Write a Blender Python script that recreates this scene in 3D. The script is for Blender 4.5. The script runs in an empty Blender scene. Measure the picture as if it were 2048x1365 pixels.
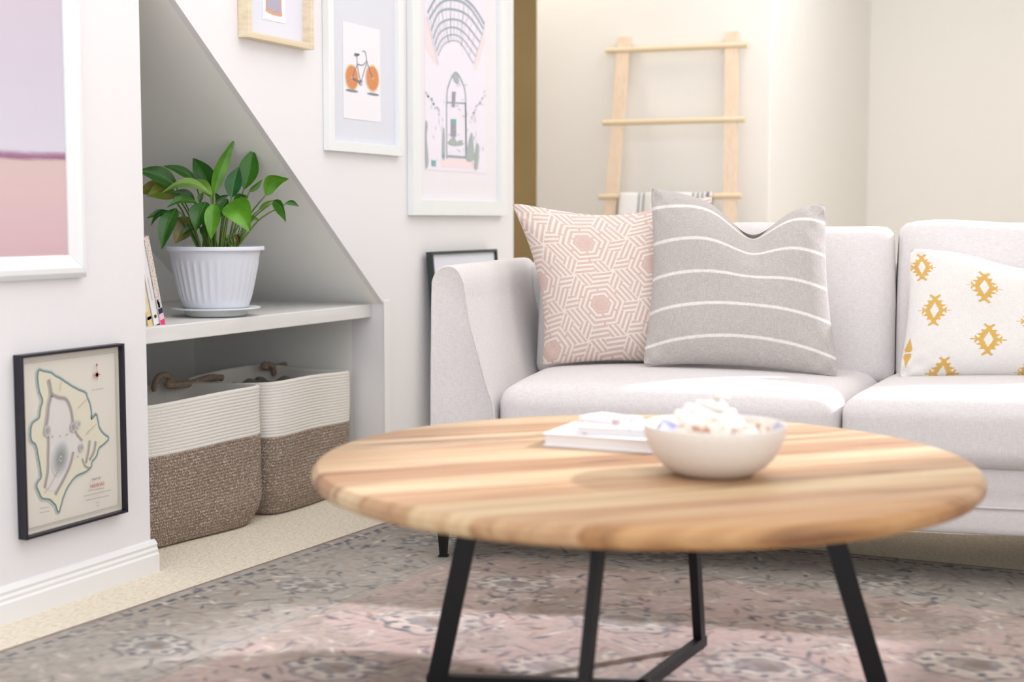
import bpy, bmesh, math, random
import numpy as np
from mathutils import Vector, Matrix
from mathutils.geometry import tessellate_polygon
SHEET = [None]
random.seed(7); rng = np.random.RandomState(11)
S = bpy.context.scene; COL = S.collection

# ------------------------------------------------------------ camera
FPX = 2850.0; HC = .87; CX, CY = 1024., 682.5
PIT = math.atan((CY-440)/FPX); YAW = math.atan((2350-1024)*math.cos(PIT)/FPX)
cam = bpy.data.cameras.new('camera'); camo = bpy.data.objects.new('camera', cam); COL.objects.link(camo)
camo.location = (0, 0, HC); camo.rotation_euler = (math.pi/2-PIT, 0, YAW)
cam.sensor_width = 36; cam.lens = 36*FPX/2048; cam.clip_start = .05
cam.dof.use_dof = True; cam.dof.focus_distance = 3.72; cam.dof.aperture_fstop = 2.3
S.camera = camo
vs = S.view_settings; vs.view_transform = 'Standard'; vs.look = 'None'; vs.gamma = 1; vs.use_curve_mapping = False
vs.exposure = -0.03
# ------------------------------------------------------------ light
w = bpy.data.worlds.new('daylight'); S.world = w; w.use_nodes = True
w.node_tree.nodes['Background'].inputs[0].default_value = (.93, .96, 1, 1)
w.node_tree.nodes['Background'].inputs[1].default_value = 1.9
def area(name, loc, target, sx, sy, power, col):
    l = bpy.data.lights.new(name, 'AREA'); l.shape = 'RECTANGLE'; l.size = sx; l.size_y = sy; l.energy = power; l.color = col
    o = bpy.data.objects.new(name, l); COL.objects.link(o); o.location = loc
    o.rotation_euler = (Vector(target)-Vector(loc)).to_track_quat('-Z', 'Y').to_euler(); return o
area('overhead_fill', (-.8, 2.6, 2.60), (-.8, 2.6, 0), 2.4, 2.8, 34, (1, .985, .965))  # added fill panel under the ceiling for soft top light, no real fitting
area('back_overhead_fill', (-.7, 5.6, 2.60), (-.9, 6.2, 0), 1.6, 1.6, 27, (1, .97, .93))  # added fill panel, out of view, that brightens the back walls
area('hall_light', (-2.75, 5.5, 2.55), (-2.6, 5.9, 1.0), .4, .4, 8, (1, .93, .78))
sun = bpy.data.lights.new('sun', 'SUN'); sun.energy = 5.2; sun.angle = math.radians(2.2); sun.color = (.95, .92, 1)
so = bpy.data.objects.new('sun', sun); COL.objects.link(so); so.location = (4, 6, 3)
SUN_DIR = Vector((-.65, -.76, -.625)); so.rotation_euler = SUN_DIR.to_track_quat('-Z', 'Y').to_euler()

# ------------------------------------------------------------ maths helpers
_R = np.array([math.cos(YAW), math.sin(YAW), 0.]); _F0 = np.array([-math.sin(YAW), math.cos(YAW), 0.])
_F = _F0*math.cos(PIT)+np.array([0, 0, -math.sin(PIT)]); _U = _F0*math.sin(PIT)+np.array([0, 0, math.cos(PIT)])
_C = np.array([0, 0, HC])
def ray(x, y): return _F+_R*(x-CX)/FPX-_U*(y-CY)/FPX
def on(x, y, ax, v):
    d = ray(x, y); return _C+d*((v-_C[ax])/d[ax])
def depth(x, y, D): return _C+ray(x, y)*D
WX = -2.273                                   # plane of the left wall
def lin(r, g=None, b=None, k=1.):
    if g is None: g = b = r
    return tuple(k*((c/255/12.92) if c/255 <= .04045 else ((c/255+.055)/1.055)**2.4) for c in (r, g, b))
def noise2(h, w_, cell, seed):
    r = np.random.RandomState(seed); gh, gw = int(h/cell)+3, int(w_/cell)+3
    g = r.rand(gh, gw); y = np.arange(h)/cell; x = np.arange(w_)/cell
    yi = y.astype(int); xi = x.astype(int); fy = y-yi; fx = x-xi; fy = fy*fy*(3-2*fy); fx = fx*fx*(3-2*fx)
    a = g[yi][:, xi]; b = g[yi][:, xi+1]; c = g[yi+1][:, xi]; d = g[yi+1][:, xi+1]
    fx = fx[None]; fy = fy[:, None]
    return (a*(1-fx)+b*fx)*(1-fy)+(c*(1-fx)+d*fx)*fy

# ------------------------------------------------------------ materials
def mat(name, col, rough=.6, bump=None, metal=0., spec=None, sheen=0., var=None, attr=None, objcol=False, coat=0.):
    """bump=(scale,strength,kind[,stretch]); var=(scale,colour2,lo,hi) mixes a noise of a second colour"""
    m = bpy.data.materials.new(name); m.use_nodes = True; N = m.node_tree.nodes; L = m.node_tree.links
    B = N['Principled BSDF']; B.inputs['Roughness'].default_value = rough; B.inputs['Metallic'].default_value = metal
    if spec is not None: B.inputs['Specular IOR Level'].default_value = spec
    if sheen: B.inputs['Sheen Weight'].default_value = sheen; B.inputs['Sheen Roughness'].default_value = .5
    if coat: B.inputs['Coat Weight'].default_value = coat
    tc = N.new('ShaderNodeTexCoord'); src = None
    if attr:
        a = N.new('ShaderNodeAttribute'); a.attribute_name = attr; src = a.outputs['Color']
    elif objcol:
        a = N.new('ShaderNodeObjectInfo'); src = a.outputs['Color']
    if var:
        n = N.new('ShaderNodeTexNoise'); n.inputs['Scale'].default_value = var[0]; n.inputs['Detail'].default_value = 4
        mp = N.new('ShaderNodeMapping'); L.new(tc.outputs['Object'], mp.inputs[0]); L.new(mp.outputs[0], n.inputs['Vector'])
        if len(var) > 4: mp.inputs['Scale'].default_value = var[4]
        r = N.new('ShaderNodeMapRange'); r.inputs[1].default_value = var[2]; r.inputs[2].default_value = var[3]
        L.new(n.outputs['Fac'], r.inputs[0])
        mx = N.new('ShaderNodeMix'); mx.data_type = 'RGBA'; L.new(r.outputs[0], mx.inputs[0])
        mx.inputs[7].default_value = (*var[1], 1)
        if src: L.new(src, mx.inputs[6])
        else: mx.inputs[6].default_value = (*col, 1)
        src = mx.outputs[2]
    if src: L.new(src, B.inputs['Base Color'])
    else: B.inputs['Base Color'].default_value = (*col, 1)
    if bump:
        sc, st, kind = bump[:3]
        mp = N.new('ShaderNodeMapping'); L.new(tc.outputs['Object'], mp.inputs[0])
        if len(bump) > 3: mp.inputs['Scale'].default_value = bump[3]
        if kind == 'noise':
            n = N.new('ShaderNodeTexNoise'); n.inputs['Detail'].default_value = 3; out = n.outputs['Fac']
        elif kind == 'voronoi':
            n = N.new('ShaderNodeTexVoronoi'); out = n.outputs['Distance']
        n.inputs['Scale'].default_value = sc; L.new(mp.outputs[0], n.inputs['Vector'])
        b = N.new('ShaderNodeBump'); b.inputs['Strength'].default_value = st; b.inputs['Distance'].default_value = .004
        L.new(out, b.inputs['Height']); L.new(b.outputs[0], B.inputs['Normal'])
    return m
def weave_mat(name, col, scale=700, strength=.35, attr=None, dark=.86, sheen=.15):
    """plain-weave cloth: crossing threads in object space, as relief and as a faint tone"""
    m = bpy.data.materials.new(name); m.use_nodes = True; N = m.node_tree.nodes; L = m.node_tree.links
    B = N['Principled BSDF']; B.inputs['Roughness'].default_value = .9; B.inputs['Specular IOR Level'].default_value = .2
    B.inputs['Sheen Weight'].default_value = sheen
    tc = N.new('ShaderNodeTexCoord'); ns = []
    for st in ((1, .12, 1), (.12, 1, .12)):
        mp = N.new('ShaderNodeMapping'); L.new(tc.outputs['Object'], mp.inputs[0]); mp.inputs['Scale'].default_value = st
        if st[0] == 1: mp.inputs['Scale'].default_value = (1, .3, .08)
        else: mp.inputs['Scale'].default_value = (.08, .3, 1)
        n = N.new('ShaderNodeTexNoise'); n.inputs['Scale'].default_value = scale; n.inputs['Detail'].default_value = 1
        L.new(mp.outputs[0], n.inputs['Vector']); ns.append(n)
    ad = N.new('ShaderNodeMath'); ad.operation = 'ADD'; L.new(ns[0].outputs['Fac'], ad.inputs[0]); L.new(ns[1].outputs['Fac'], ad.inputs[1])
    r = N.new('ShaderNodeMapRange'); r.inputs[1].default_value = .75; r.inputs[2].default_value = 1.25; r.inputs[3].default_value = dark; r.inputs[4].default_value = 1.04
    L.new(ad.outputs[0], r.inputs[0])
    mx = N.new('ShaderNodeMix'); mx.data_type = 'RGBA'; mx.blend_type = 'MULTIPLY'; mx.inputs[0].default_value = 1
    if attr:
        a = N.new('ShaderNodeAttribute'); a.attribute_name = attr; L.new(a.outputs['Color'], mx.inputs[6])
    else: mx.inputs[6].default_value = (*col, 1)
    L.new(r.outputs[0], mx.inputs[7]); L.new(mx.outputs[2], B.inputs['Base Color'])
    b = N.new('ShaderNodeBump'); b.inputs['Strength'].default_value = strength; b.inputs['Distance'].default_value = .002
    L.new(ad.outputs[0], b.inputs['Height']); L.new(b.outputs[0], B.inputs['Normal'])
    return m

M = {}
M['wall'] = mat('wall_paint', lin(237, 235, 237), .75, (260, .12, 'noise'))
M['wall_warm'] = mat('warm_wall_paint', lin(245, 242, 237), .8, (260, .12, 'noise'))
M['tan'] = mat('lamplit_shade_tan', lin(224, 204, 158), .7, (60, .1, 'noise'), var=(1.3, lin(212, 190, 142), .4, .7))  # warm lamplight and shadow of the hall put into the wall colour
M['niche'] = mat('niche_paint', lin(250, 250, 246), .8)
M['trim'] = mat('white_gloss_trim', lin(240, 239, 240), .35)
M['shelf'] = mat('white_shelf_paint', lin(236, 235, 234), .45, var=(30, lin(228, 226, 224), .4, .7, (1, .1, 1)))
M['carpet'] = mat('cream_loop_carpet', lin(240, 231, 214), .95, (170, .8, 'voronoi', (1, .55, 1)), var=(120, lin(222, 211, 190), .45, .7, (1, .5, 1)), spec=.1)
M['sofa'] = weave_mat('pale_linen_upholstery', lin(224, 220, 220), 900, .25, dark=.9)
M['black_metal'] = mat('black_powder_coated_steel', lin(14, 14, 18), .45, spec=.35)
M['white_frame'] = mat('white_lacquered_moulding', lin(238, 241, 242), .4)
M['black_frame'] = mat('black_frame_lacquer', lin(28, 24, 38), .4)
M['pale_wood'] = mat('pale_pine_moulding', lin(232, 218, 192), .55, (40, .1, 'noise', (1, 1, 9)), var=(25, lin(218, 200, 170), .4, .7, (.1, 1, 4)))
M['ladder_wood'] = mat('raw_pine', lin(236, 214, 190), .65, (40, .1, 'noise', (8, 8, .5)), var=(22, lin(226, 200, 172), .45, .75, (6, 6, .4)))
M['mat_board'] = mat('lavender_white_mat_board', lin(226, 227, 238), .9)
M['paper'] = mat('white_paper', lin(240, 238, 244), .9)
M['pink_paper'] = mat('pinkish_white_paper', lin(238, 234, 240), .9)
M['pot'] = mat('white_ribbed_plastic', lin(226, 229, 240), .38)
M['saucer'] = mat('white_saucer_plastic', lin(222, 226, 228), .4)
M['soil'] = mat('potting_soil', lin(70, 56, 44), .95, (90, 1, 'noise'))
M['rope_white'] = mat('white_cotton_rope', lin(236, 232, 226), .9, (420, .5, 'noise', (1, 1, .5)), spec=.1)
M['twine'] = mat('brown_twine', lin(196, 174, 154), .95, (500, .8, 'noise'), var=(340, lin(140, 116, 98), .4, .65))

def tweed():
    m = mat('brown_flecked_rope', lin(142, 124, 110), .95, (500, .6, 'noise'), var=(330, lin(208, 196, 184), .5, .62, (1, 1, .55)), spec=.1)
    return m
M['rope_brown'] = tweed()

def wood_top():
    m = bpy.data.materials.new('oiled_ash_staves'); m.use_nodes = True; N = m.node_tree.nodes; L = m.node_tree.links
    B = N['Principled BSDF']; B.inputs['Roughness'].default_value = .42; B.inputs['Specular IOR Level'].default_value = .4
    tc = N.new('ShaderNodeTexCoord'); oi = N.new('ShaderNodeObjectInfo')
    mp = N.new('ShaderNodeMapping'); mp.inputs['Scale'].default_value = (1.1, 16, 6); L.new(tc.outputs['Object'], mp.inputs[0])
    L.new(oi.outputs['Random'], mp.inputs['Location'])
    n = N.new('ShaderNodeTexNoise'); n.inputs['Scale'].default_value = 2.2; n.inputs['Detail'].default_value = 5; n.inputs['Distortion'].default_value = .6
    L.new(mp.outputs[0], n.inputs['Vector'])
    cr = N.new('ShaderNodeValToRGB'); L.new(n.outputs['Fac'], cr.inputs[0])
    cr.color_ramp.elements[0].position = .28; cr.color_ramp.elements[0].color = (.40, .31, .28, 1)
    cr.color_ramp.elements[1].position = .62; cr.color_ramp.elements[1].color = (1.0, 1.0, 1.0, 1)
    e = cr.color_ramp.elements.new(.42); e.color = (.82, .74, .69, 1)
    mx = N.new('ShaderNodeMix'); mx.data_type = 'RGBA'; mx.blend_type = 'MULTIPLY'; mx.inputs[0].default_value = 1
    L.new(oi.outputs['Color'], mx.inputs[6]); L.new(cr.outputs[0], mx.inputs[7])
    L.new(mx.outputs[2], B.inputs['Base Color'])
    return m
M['ash'] = wood_top()
_cm = {}
def flat(r, g, b, rough=.85):
    k = (r, g, b, rough)
    if k not in _cm: _cm[k] = mat('print_ink_%d' % len(_cm), lin(r, g, b), rough, spec=.2)
    return _cm[k]

# ------------------------------------------------------------ object helpers
def root(name, label, cat, loc=(0, 0, 0), rz=0, group=None, rot=None):
    o = bpy.data.objects.new(name, None); COL.objects.link(o); o.location = loc; o.rotation_euler = rot or (0, 0, rz)
    o.empty_display_size = .05; tag(o, label, cat, group); return o
def tag(o, label, cat, group=None):
    o['label'] = label; o['category'] = cat
    if group: o['group'] = group
    return o
def mesh(name, V, F, m, parent=None, smooth=False, loc=None, rz=0):
    me = bpy.data.meshes.new(name); me.from_pydata([tuple(v) for v in V], [], F); me.update()
    if smooth: me.polygons.foreach_set('use_smooth', [True]*len(me.polygons))
    for mm in (m if isinstance(m, list) else [m]): me.materials.append(mm)
    o = bpy.data.objects.new(name, me); COL.objects.link(o)
    if parent: o.parent = parent
    if loc: o.location = loc
    if rz: o.rotation_euler = (0, 0, rz)
    return o
def bmobj(name, bm, m, parent=None, smooth=False):
    bmesh.ops.recalc_face_normals(bm, faces=bm.faces)
    me = bpy.data.meshes.new(name); bm.to_mesh(me); bm.free()
    if smooth: me.polygons.foreach_set('use_smooth', [True]*len(me.polygons))
    me.materials.append(m); o = bpy.data.objects.new(name, me); COL.objects.link(o)
    if parent: o.parent = parent
    return o
def struct(o): o['kind'] = 'structure'; return o
class MB:
    def __init__(s): s.V = []; s.F = []
    def add(s, V, F):
        n = len(s.V); s.V += [tuple(v) for v in V]; s.F += [tuple(i+n for i in f) for f in F]; return s
    def box(s, a, b):
        x0, y0, z0 = a; x1, y1, z1 = b
        return s.add([(x0, y0, z0), (x1, y0, z0), (x1, y1, z0), (x0, y1, z0), (x0, y0, z1), (x1, y0, z1), (x1, y1, z1), (x0, y1, z1)],
                     [(0, 3, 2, 1), (4, 5, 6, 7), (0, 1, 5, 4), (1, 2, 6, 5), (2, 3, 7, 6), (3, 0, 4, 7)])
    def prism(s, poly, ax, a, b):
        """poly of 2-tuples in the two other axes; extruded along axis ax from a to b"""
        def P(p, t):
            q = list(p); q.insert(ax, t); return q
        n = len(poly); V = [P(p, a) for p in poly]+[P(p, b) for p in poly]
        F = [tuple(range(n))[::-1], tuple(range(n, 2*n))]+[(i, (i+1) % n, n+(i+1) % n, n+i) for i in range(n)]
        return s.add(V, F)
    def tube(s, pts, r, n=8, cap=True):
        pts = [Vector(p) for p in pts]; m_ = len(pts); rs = r if isinstance(r, (list, tuple)) else [r]*m_
        V = []; F = []; up = None
        for i, p in enumerate(pts):
            d = (pts[min(i+1, m_-1)]-pts[max(i-1, 0)]).normalized()
            if up is None: up = d.orthogonal().normalized()
            up = (up-d*up.dot(d)).normalized(); sd = d.cross(up)
            for k in range(n):
                a = 2*math.pi*k/n; V.append(p+(up*math.cos(a)+sd*math.sin(a))*rs[i])
        for i in range(m_-1):
            for k in range(n): F.append((i*n+k, i*n+(k+1) % n, (i+1)*n+(k+1) % n, (i+1)*n+k))
        if cap: F.append(tuple(range(n))[::-1]); F.append(tuple(range((m_-1)*n, m_*n)))
        return s.add(V, F)
    def lathe(s, prof, n=48, c=(0, 0, 0), fr=None):
        V = []; F = []
        for j, (r, z) in enumerate(prof):
            for k in range(n):
                a = 2*math.pi*k/n; rr = fr(r, z, a, j) if fr else r
                V.append((c[0]+rr*math.cos(a), c[1]+rr*math.sin(a), c[2]+z))
        for j in range(len(prof)-1):
            for k in range(n): F.append((j*n+k, j*n+(k+1) % n, (j+1)*n+(k+1) % n, (j+1)*n+k))
        F.append(tuple(range(n))[::-1]); F.append(tuple(range((len(prof)-1)*n, len(prof)*n)))
        return s.add(V, F)
    def go(s, name, m, parent=None, smooth=False, bevel=0, seg=2):
        o = mesh(name, s.V, s.F, m, parent, smooth)
        if bevel:
            bm = bmesh.new(); bm.from_mesh(o.data)
            bmesh.ops.remove_doubles(bm, verts=bm.verts, dist=1e-6)
            es = [e for e in bm.edges if len(e.link_faces) == 2 and e.calc_face_angle(0) > .6]
            bmesh.ops.bevel(bm, geom=es, offset=bevel, segments=seg, affect='EDGES', profile=.5, clamp_overlap=True)
            bm.to_mesh(o.data); bm.free()
        return o
def smooth_angle(o, deg=40):
    me = o.data; me.polygons.foreach_set('use_smooth', [True]*len(me.polygons)); me.set_sharp_from_angle(angle=math.radians(deg)); return o
def softbox(sx, sy, sz, r, n=14, fn=None):
    """rounded box centred on x,y, resting on z=0, with dense faces; fn deforms (u,v,w in -1..1, p)"""
    idx = {}; V = []; F = []
    def vid(i, j, k):
        key = (i, j, k)
        if key not in idx:
            u, v, w_ = 2*i/n-1, 2*j/n-1, 2*k/n-1
            # concentrate samples towards the edges
            f_ = lambda t: math.copysign(1-(1-abs(t))**1.35, t)
            p = Vector((f_(u)*sx/2, f_(v)*sy/2, f_(w_)*sz/2)); h = Vector((sx/2-r, sy/2-r, sz/2-r))
            c = Vector([max(-h[a], min(h[a], p[a])) for a in range(3)]); d = p-c
            # face-projected rounding
            if d.length > 1e-9: p = c+d.normalized()*r
            if fn: p = Vector(fn(p.x/(sx/2), p.y/(sy/2), p.z/(sz/2), p))
            idx[key] = len(V); V.append((p.x, p.y, p.z+sz/2))
        return idx[key]
    for a in range(n):
        for b in range(n):
            for s_ in (0, n):
                q = [(a, b), (a+1, b), (a+1, b+1), (a, b+1)]
                if s_ == 0: q = q[::-1]
                F.append(tuple(vid(x, y, s_) for x, y in q))
                F.append(tuple(vid(s_, x, y) for x, y in q))
                F.append(tuple(vid(y, s_, x) for x, y in q))
    return V, F

# ============================================================ SETTING
# floor
struct(MB().box((-4.6, -1.2, -.05), (.98, 8.6, 0)).go('floor', M['carpet']))
NX = -3.02                                   # back of the under-stair niche
Y0, Y1 = 2.775, 3.935                        # front opening of the niche
SY0, SZ0, SY1, SZ1 = 2.912, 1.414, 3.916, .618    # sloping edge of the opening
sl = (SZ1-SZ0)/(SY1-SY0); topz = 2.75
yt = SY0+(topz-SZ0)/sl                       # where slope would meet ceiling
zL = SZ0+sl*(Y0-SY0)                         # opening height at its left side
wl = MB()
wl.box((WX-.12, -1.2, 0), (WX, Y0, topz))
zA = SZ1
wl.prism([(Y0, zL), (Y1, SZ0+sl*(Y1-SY0)), (Y1, topz), (Y0, topz)], 0, WX-.02, WX)
wl.box((WX-.12, Y1, 0), (WX, 4.916, topz))
wall_left = struct(wl.go('wall_left', M['wall']))
# niche lining: back, right side, sloping soffit, hidden left side
nl = MB(); zB = SZ0+sl*(Y1-SY0)
nl.box((NX-.03, 2.25, 0), (NX, Y1+.03, topz))
nl.box((NX, Y1, 0), (WX-.12, Y1+.03, zB))
nl.add([(NX, 2.25, SZ0+sl*(2.25-SY0)), (WX-.02, 2.25, SZ0+sl*(2.25-SY0)), (WX-.02, Y1, zB), (NX, Y1, zB),
        (NX, 2.25, SZ0+sl*(2.25-SY0)+.03), (WX-.02, 2.25, SZ0+sl*(2.25-SY0)+.03), (WX-.02, Y1, zB+.03), (NX, Y1, zB+.03)],
       [(0, 1, 2, 3), (7, 6, 5, 4), (0, 4, 5, 1), (1, 5, 6, 2), (2, 6, 7, 3), (3, 7, 4, 0)])
nl.box((NX, 2.22, 0), (WX-.12, 2.25, topz))
nlo = nl.go('niche_lining', M['niche'], wall_left)
# back walls
RX0 = .86; LY = 5.9; XL = on(1072, 300, 1, LY)[0]; XR = on(1540, 300, 1, LY)[0]
struct(MB().box((XL, LY, 0), (XR, 7.98, topz)).go('wall_back', M['wall_warm'], bevel=.006))
struct(MB().box((XR-.3, 7.98, 0), (RX0, 8.1, topz)).go('wall_recess', M['wall_warm']))
struct(MB().box((-4.6, 7.2, 0), (XL, 7.3, topz)).go('wall_hall', M['tan']))
struct(MB().box((-4.6, 4.8, 0), (-4.5, 7.2, topz)).go('wall_hall_side', M['tan']))
struct(MB().box((-4.5, 4.80, 0), (WX-.12, 4.916, topz)).go('wall_hall_near', M['wall']))
# right wall: a high window towards the back (the sun comes through it) and an unseen tall opening beside the camera, added to let in fill light; open behind the camera
RX = .86; WIN = ((4.0, 6.05, 1.25, 2.66), (-.9, 2.0, .12, 2.3))
wr = MB(); ysplit = [-1.2, -.9, 2.0, 4.0, 6.05, 8.1]
for a, b in zip(ysplit[:-1], ysplit[1:]):
    wn = [w4 for w4 in WIN if w4[0] == a]
    if wn: wr.box((RX, a, 0), (RX+.12, b, wn[0][2])); wr.box((RX, a, wn[0][3]), (RX+.12, b, topz))
    else: wr.box((RX, a, 0), (RX+.12, b, topz))
struct(wr.go('wall_right', M['wall_warm']))
struct(MB().box((-4.6, -1.2, topz), (RX+.12, 8.1, topz+.1)).go('ceiling', M['wall']))
for n_, (a, b, c_, d_) in enumerate(WIN):
    fr = MB()
    for p_, q_ in (((RX-.012, a-.05, c_-.05), (RX+.02, b+.05, c_)), ((RX-.012, a-.05, d_), (RX+.02, b+.05, d_+.05)), ((RX-.012, a-.05, c_), (RX+.02, a, d_)), ((RX-.012, b, c_), (RX+.02, b+.05, d_))): fr.box(p_, q_)
    struct(fr.go('window_%d' % (n_+1), M['trim']))  # the second frame surrounds the opening added for fill light
# baseboards
bp = [(WX, 0), (WX+.017, 0), (WX+.017, .044), (WX+.013, .049), (WX+.014, .056), (WX+.010, .062), (WX+.012, .069), (WX+.006, .078), (WX, .080)]
bb = MB(); bb.prism([(x, z) for x, z in bp], 1, -1.2, Y0+.012)
# mitred return round the end of the wall
bb.add([(WX-.12, Y0, 0), (WX, Y0, 0), (WX, Y0+.012, 0), (WX-.12, Y0+.012, 0), (WX-.12, Y0, .078), (WX, Y0, .078), (WX, Y0+.012, .078), (WX-.12, Y0+.012, .078)],
       [(0, 3, 2, 1), (4, 5, 6, 7), (0, 1, 5, 4), (1, 2, 6, 5), (2, 3, 7, 6), (3, 0, 4, 7)])
b_o = MB(); b_o.F = bb.F
def swap(v): return v
bl = MB()
for i in range(len(bb.V)): bl.V.append(bb.V[i])
bl.F = bb.F
struct(bl.go('baseboard_left', M['trim']))
struct(MB().prism(bp, 1, Y1+.03, 4.916).go('baseboard_left_far', M['trim']))
struct(MB().box((XL, LY-.015, 0), (XR, LY, .08)).go('baseboard_back', M['trim'], bevel=.004))
# white edge moulding down the right side of the niche
struct(MB().box((WX, Y1-.005, 0.08), (WX+.004, Y1+.03, .615)).go('trim_1', M['trim'], bevel=.0015))

# shelf
sh = MB().box((NX, 2.252, .560), (-2.318, Y1-.001, .602)).go('shelf', M['shelf'], bevel=.003)
tag(sh, 'white painted shelf board built into the under-stair niche above the baskets', 'shelf')

# ============================================================ WALL ART
def wroot(name, label, y, z, cat='picture frame', lean=0):
    return root(name, label, cat, (WX+.0006, y, z), math.pi/2)
def frame(r, w_, h, bar, d, m, prof='flat', back=None):
    """frame bars round a w x h outer rectangle; local x right, z up, front is -y"""
    names = []
    for side in range(4):
        b = MB()
        # mitred bar built along +x at bottom, then rotated
        L_ = w_ if side % 2 == 0 else h
        if prof == 'flat': P = [(0, 0), (0, -d), (bar, -d), (bar, 0)]
        elif prof == 'step': P = [(0, 0), (0, -d*.55), (bar*.22, -d*.95), (bar*.45, -d), (bar*.6, -d*.8), (bar*.85, -d*.62), (bar, -d*.5), (bar, 0)]
        n = len(P); V = [(t, yy, t) for t, yy in P]+[(L_-t, yy, t) for t, yy in P]
        F = [tuple(range(n)), tuple(range(n, 2*n))[::-1]]+[(i, n+i, n+(i+1) % n, (i+1) % n) for i in range(n)]
        o = []
        for x, y, z in V:
            x -= L_/2; z -= (h if side % 2 == 0 else w_)/2
            a = side*math.pi/2; x, z = x*math.cos(a)-z*math.sin(a), x*math.sin(a)+z*math.cos(a)
            o.append((x+w_/2, y, z+h/2))
        b.add(o, F); b.go('frame_bar', m, r, bevel=.0012)
def sheet(r, name, x0, z0, x1, z1, y, m): SHEET[0] = MB().box((x0, y, z0), (x1, y+.0008, z1)).go(name, m, r); return SHEET[0]
def wl2(y0, z0):
    """photograph point -> local (x,z) on a picture hung with its lower left corner at y0,z0"""
    def f(px, py):
        p = on(px, py, 0, WX+.006); return (p[1]-y0, p[2]-z0)
    return f
def ink(r, name, polys, y, m):
    """flat printed shapes on a sheet: closed polygons in x,z"""
    V = []; F = []; r = SHEET[0] or r
    for P in polys:
        n0 = len(V); V += [(x, y, z) for x, z in P]
        if len(P) == 4: tris = [(0, 1, 2), (0, 2, 3)]
        else: tris = tessellate_polygon([[Vector((x, z, 0)) for x, z in P]])
        for t in tris:
            a, b, c = (P[k] for k in t); ar = (b[0]-a[0])*(c[1]-a[1])-(c[0]-a[0])*(b[1]-a[1])
            if abs(ar) < 1e-10: continue
            F.append(tuple(n0+k for k in (t if ar > 0 else t[::-1])))
    o = mesh(name, V, F, m, r)
    if len(polys) > 1: o['kind'] = 'stuff'
    return o
def stroke(pts, wd):
    L_ = []; Rr = []; n = len(pts)
    for i, (x, z) in enumerate(pts):
        a = pts[max(i-1, 0)]; b = pts[min(i+1, n-1)]; dx, dz = b[0]-a[0], b[1]-a[1]; l = math.hypot(dx, dz) or 1
        ww = wd[i] if isinstance(wd, list) else wd
        L_.append((x-dz/l*ww/2, z+dx/l*ww/2)); Rr.append((x+dz/l*ww/2, z-dx/l*ww/2))
    return [[L_[i], L_[i+1], Rr[i+1], Rr[i]] for i in range(n-1)]
def smooth_pts(P, k=5, closed=False):
    out = []; n = len(P)
    for i in range(n if closed else n-1):
        p0, p1, p2, p3 = (P[(i+j) % n] if closed else P[max(0, min(n-1, i+j))] for j in (-1, 0, 1, 2))
        for t in range(k):
            t /= k; out.append(tuple(.5*((2*p1[a])+(-p0[a]+p2[a])*t+(2*p0[a]-5*p1[a]+4*p2[a]-p3[a])*t*t+(-p0[a]+3*p1[a]-3*p2[a]+p3[a])*t**3) for a in range(len(p1))))
    if not closed: out.append(tuple(P[-1]))
    return out
def ell(cx, cz, rx, rz, n=28): return [(cx+rx*math.cos(2*math.pi*i/n), cz+rz*math.sin(2*math.pi*i/n)) for i in range(n)]
def ring(cx, cz, rx, rz, wd, n=36): return stroke(ell(cx, cz, rx, rz, n)+[(cx+rx, cz)], wd)
def text(r, name, s, x, z, size, y, m, al='CENTER'):
    c = bpy.data.curves.new(name, 'FONT'); c.body = s; c.size = size; c.align_x = al; c.fill_mode = 'FRONT'
    o = bpy.data.objects.new(name, c); COL.objects.link(o)
    bpy.context.view_layer.update()
    me = bpy.data.meshes.new_from_object(o.evaluated_get(bpy.context.evaluated_depsgraph_get()))
    bpy.data.objects.remove(o); me.transform(Matrix.Rotation(math.pi/2, 4, 'X')); me.materials.clear(); me.materials.append(m)
    o = bpy.data.objects.new(name, me); COL.objects.link(o); o.parent = SHEET[0] or r; o.location = (x, y, z)
    if len(s) > 1: o['kind'] = 'stuff'
    return o

# --- black framed map, near wall, low
ya, yb = 2.332, 2.667; za, zb = .172, .578
r = wroot('map_picture', 'antique style island map in a thin black frame low on the near wall', ya, za)
W_, H_ = yb-ya, zb-za
frame(r, W_, H_, .0065, .024, M['black_frame'])
sheet(r, 'map_paper', .007, .007, W_-.007, H_-.007, -.010, flat(222, 216, 206))
T = wl2(ya, za)
def z6(zx, zy): return T(20+zx/3.33, 680+zy/3.33)
isl = [(180, 205), (210, 212), (255, 222), (290, 245), (325, 265), (365, 290), (410, 320), (450, 340), (487, 355), (500, 390), (515, 430), (525, 480), (525, 530), (545, 515), (560, 500), (568, 540), (580, 590), (610, 630), (640, 655), (610, 690), (575, 720), (560, 770), (530, 810), (520, 850), (480, 880), (440, 895), (410, 920), (370, 975), (345, 1030), (325, 1090), (310, 1145), (290, 1100), (250, 1060), (200, 1050), (175, 1000), (165, 965), (195, 910), (185, 830), (175, 770), (160, 700), (130, 670), (125, 620), (135, 560), (180, 520), (190, 460), (205, 400), (185, 350), (175, 290), (172, 240)]
I = [z6(*p) for p in isl]; random.seed(3)
Is = [(x+random.uniform(-.0006, .0006), z+random.uniform(-.0006, .0006)) for x, z in smooth_pts(I, 4, True)]
yy = -.0112
ink(r, 'sea_tint', stroke(Is+[Is[0]], .0135), yy, flat(198, 206, 203)); yy -= .0003
ink(r, 'coast_shading', stroke(Is+[Is[0]], .0085), yy, flat(140, 162, 162)); yy -= .0003
ink(r, 'island', [Is], yy, flat(220, 215, 196)); yy -= .0003
ink(r, 'coast_line', stroke(Is+[Is[0]], .0013), yy, flat(84, 92, 94)); yy -= .0003
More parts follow.
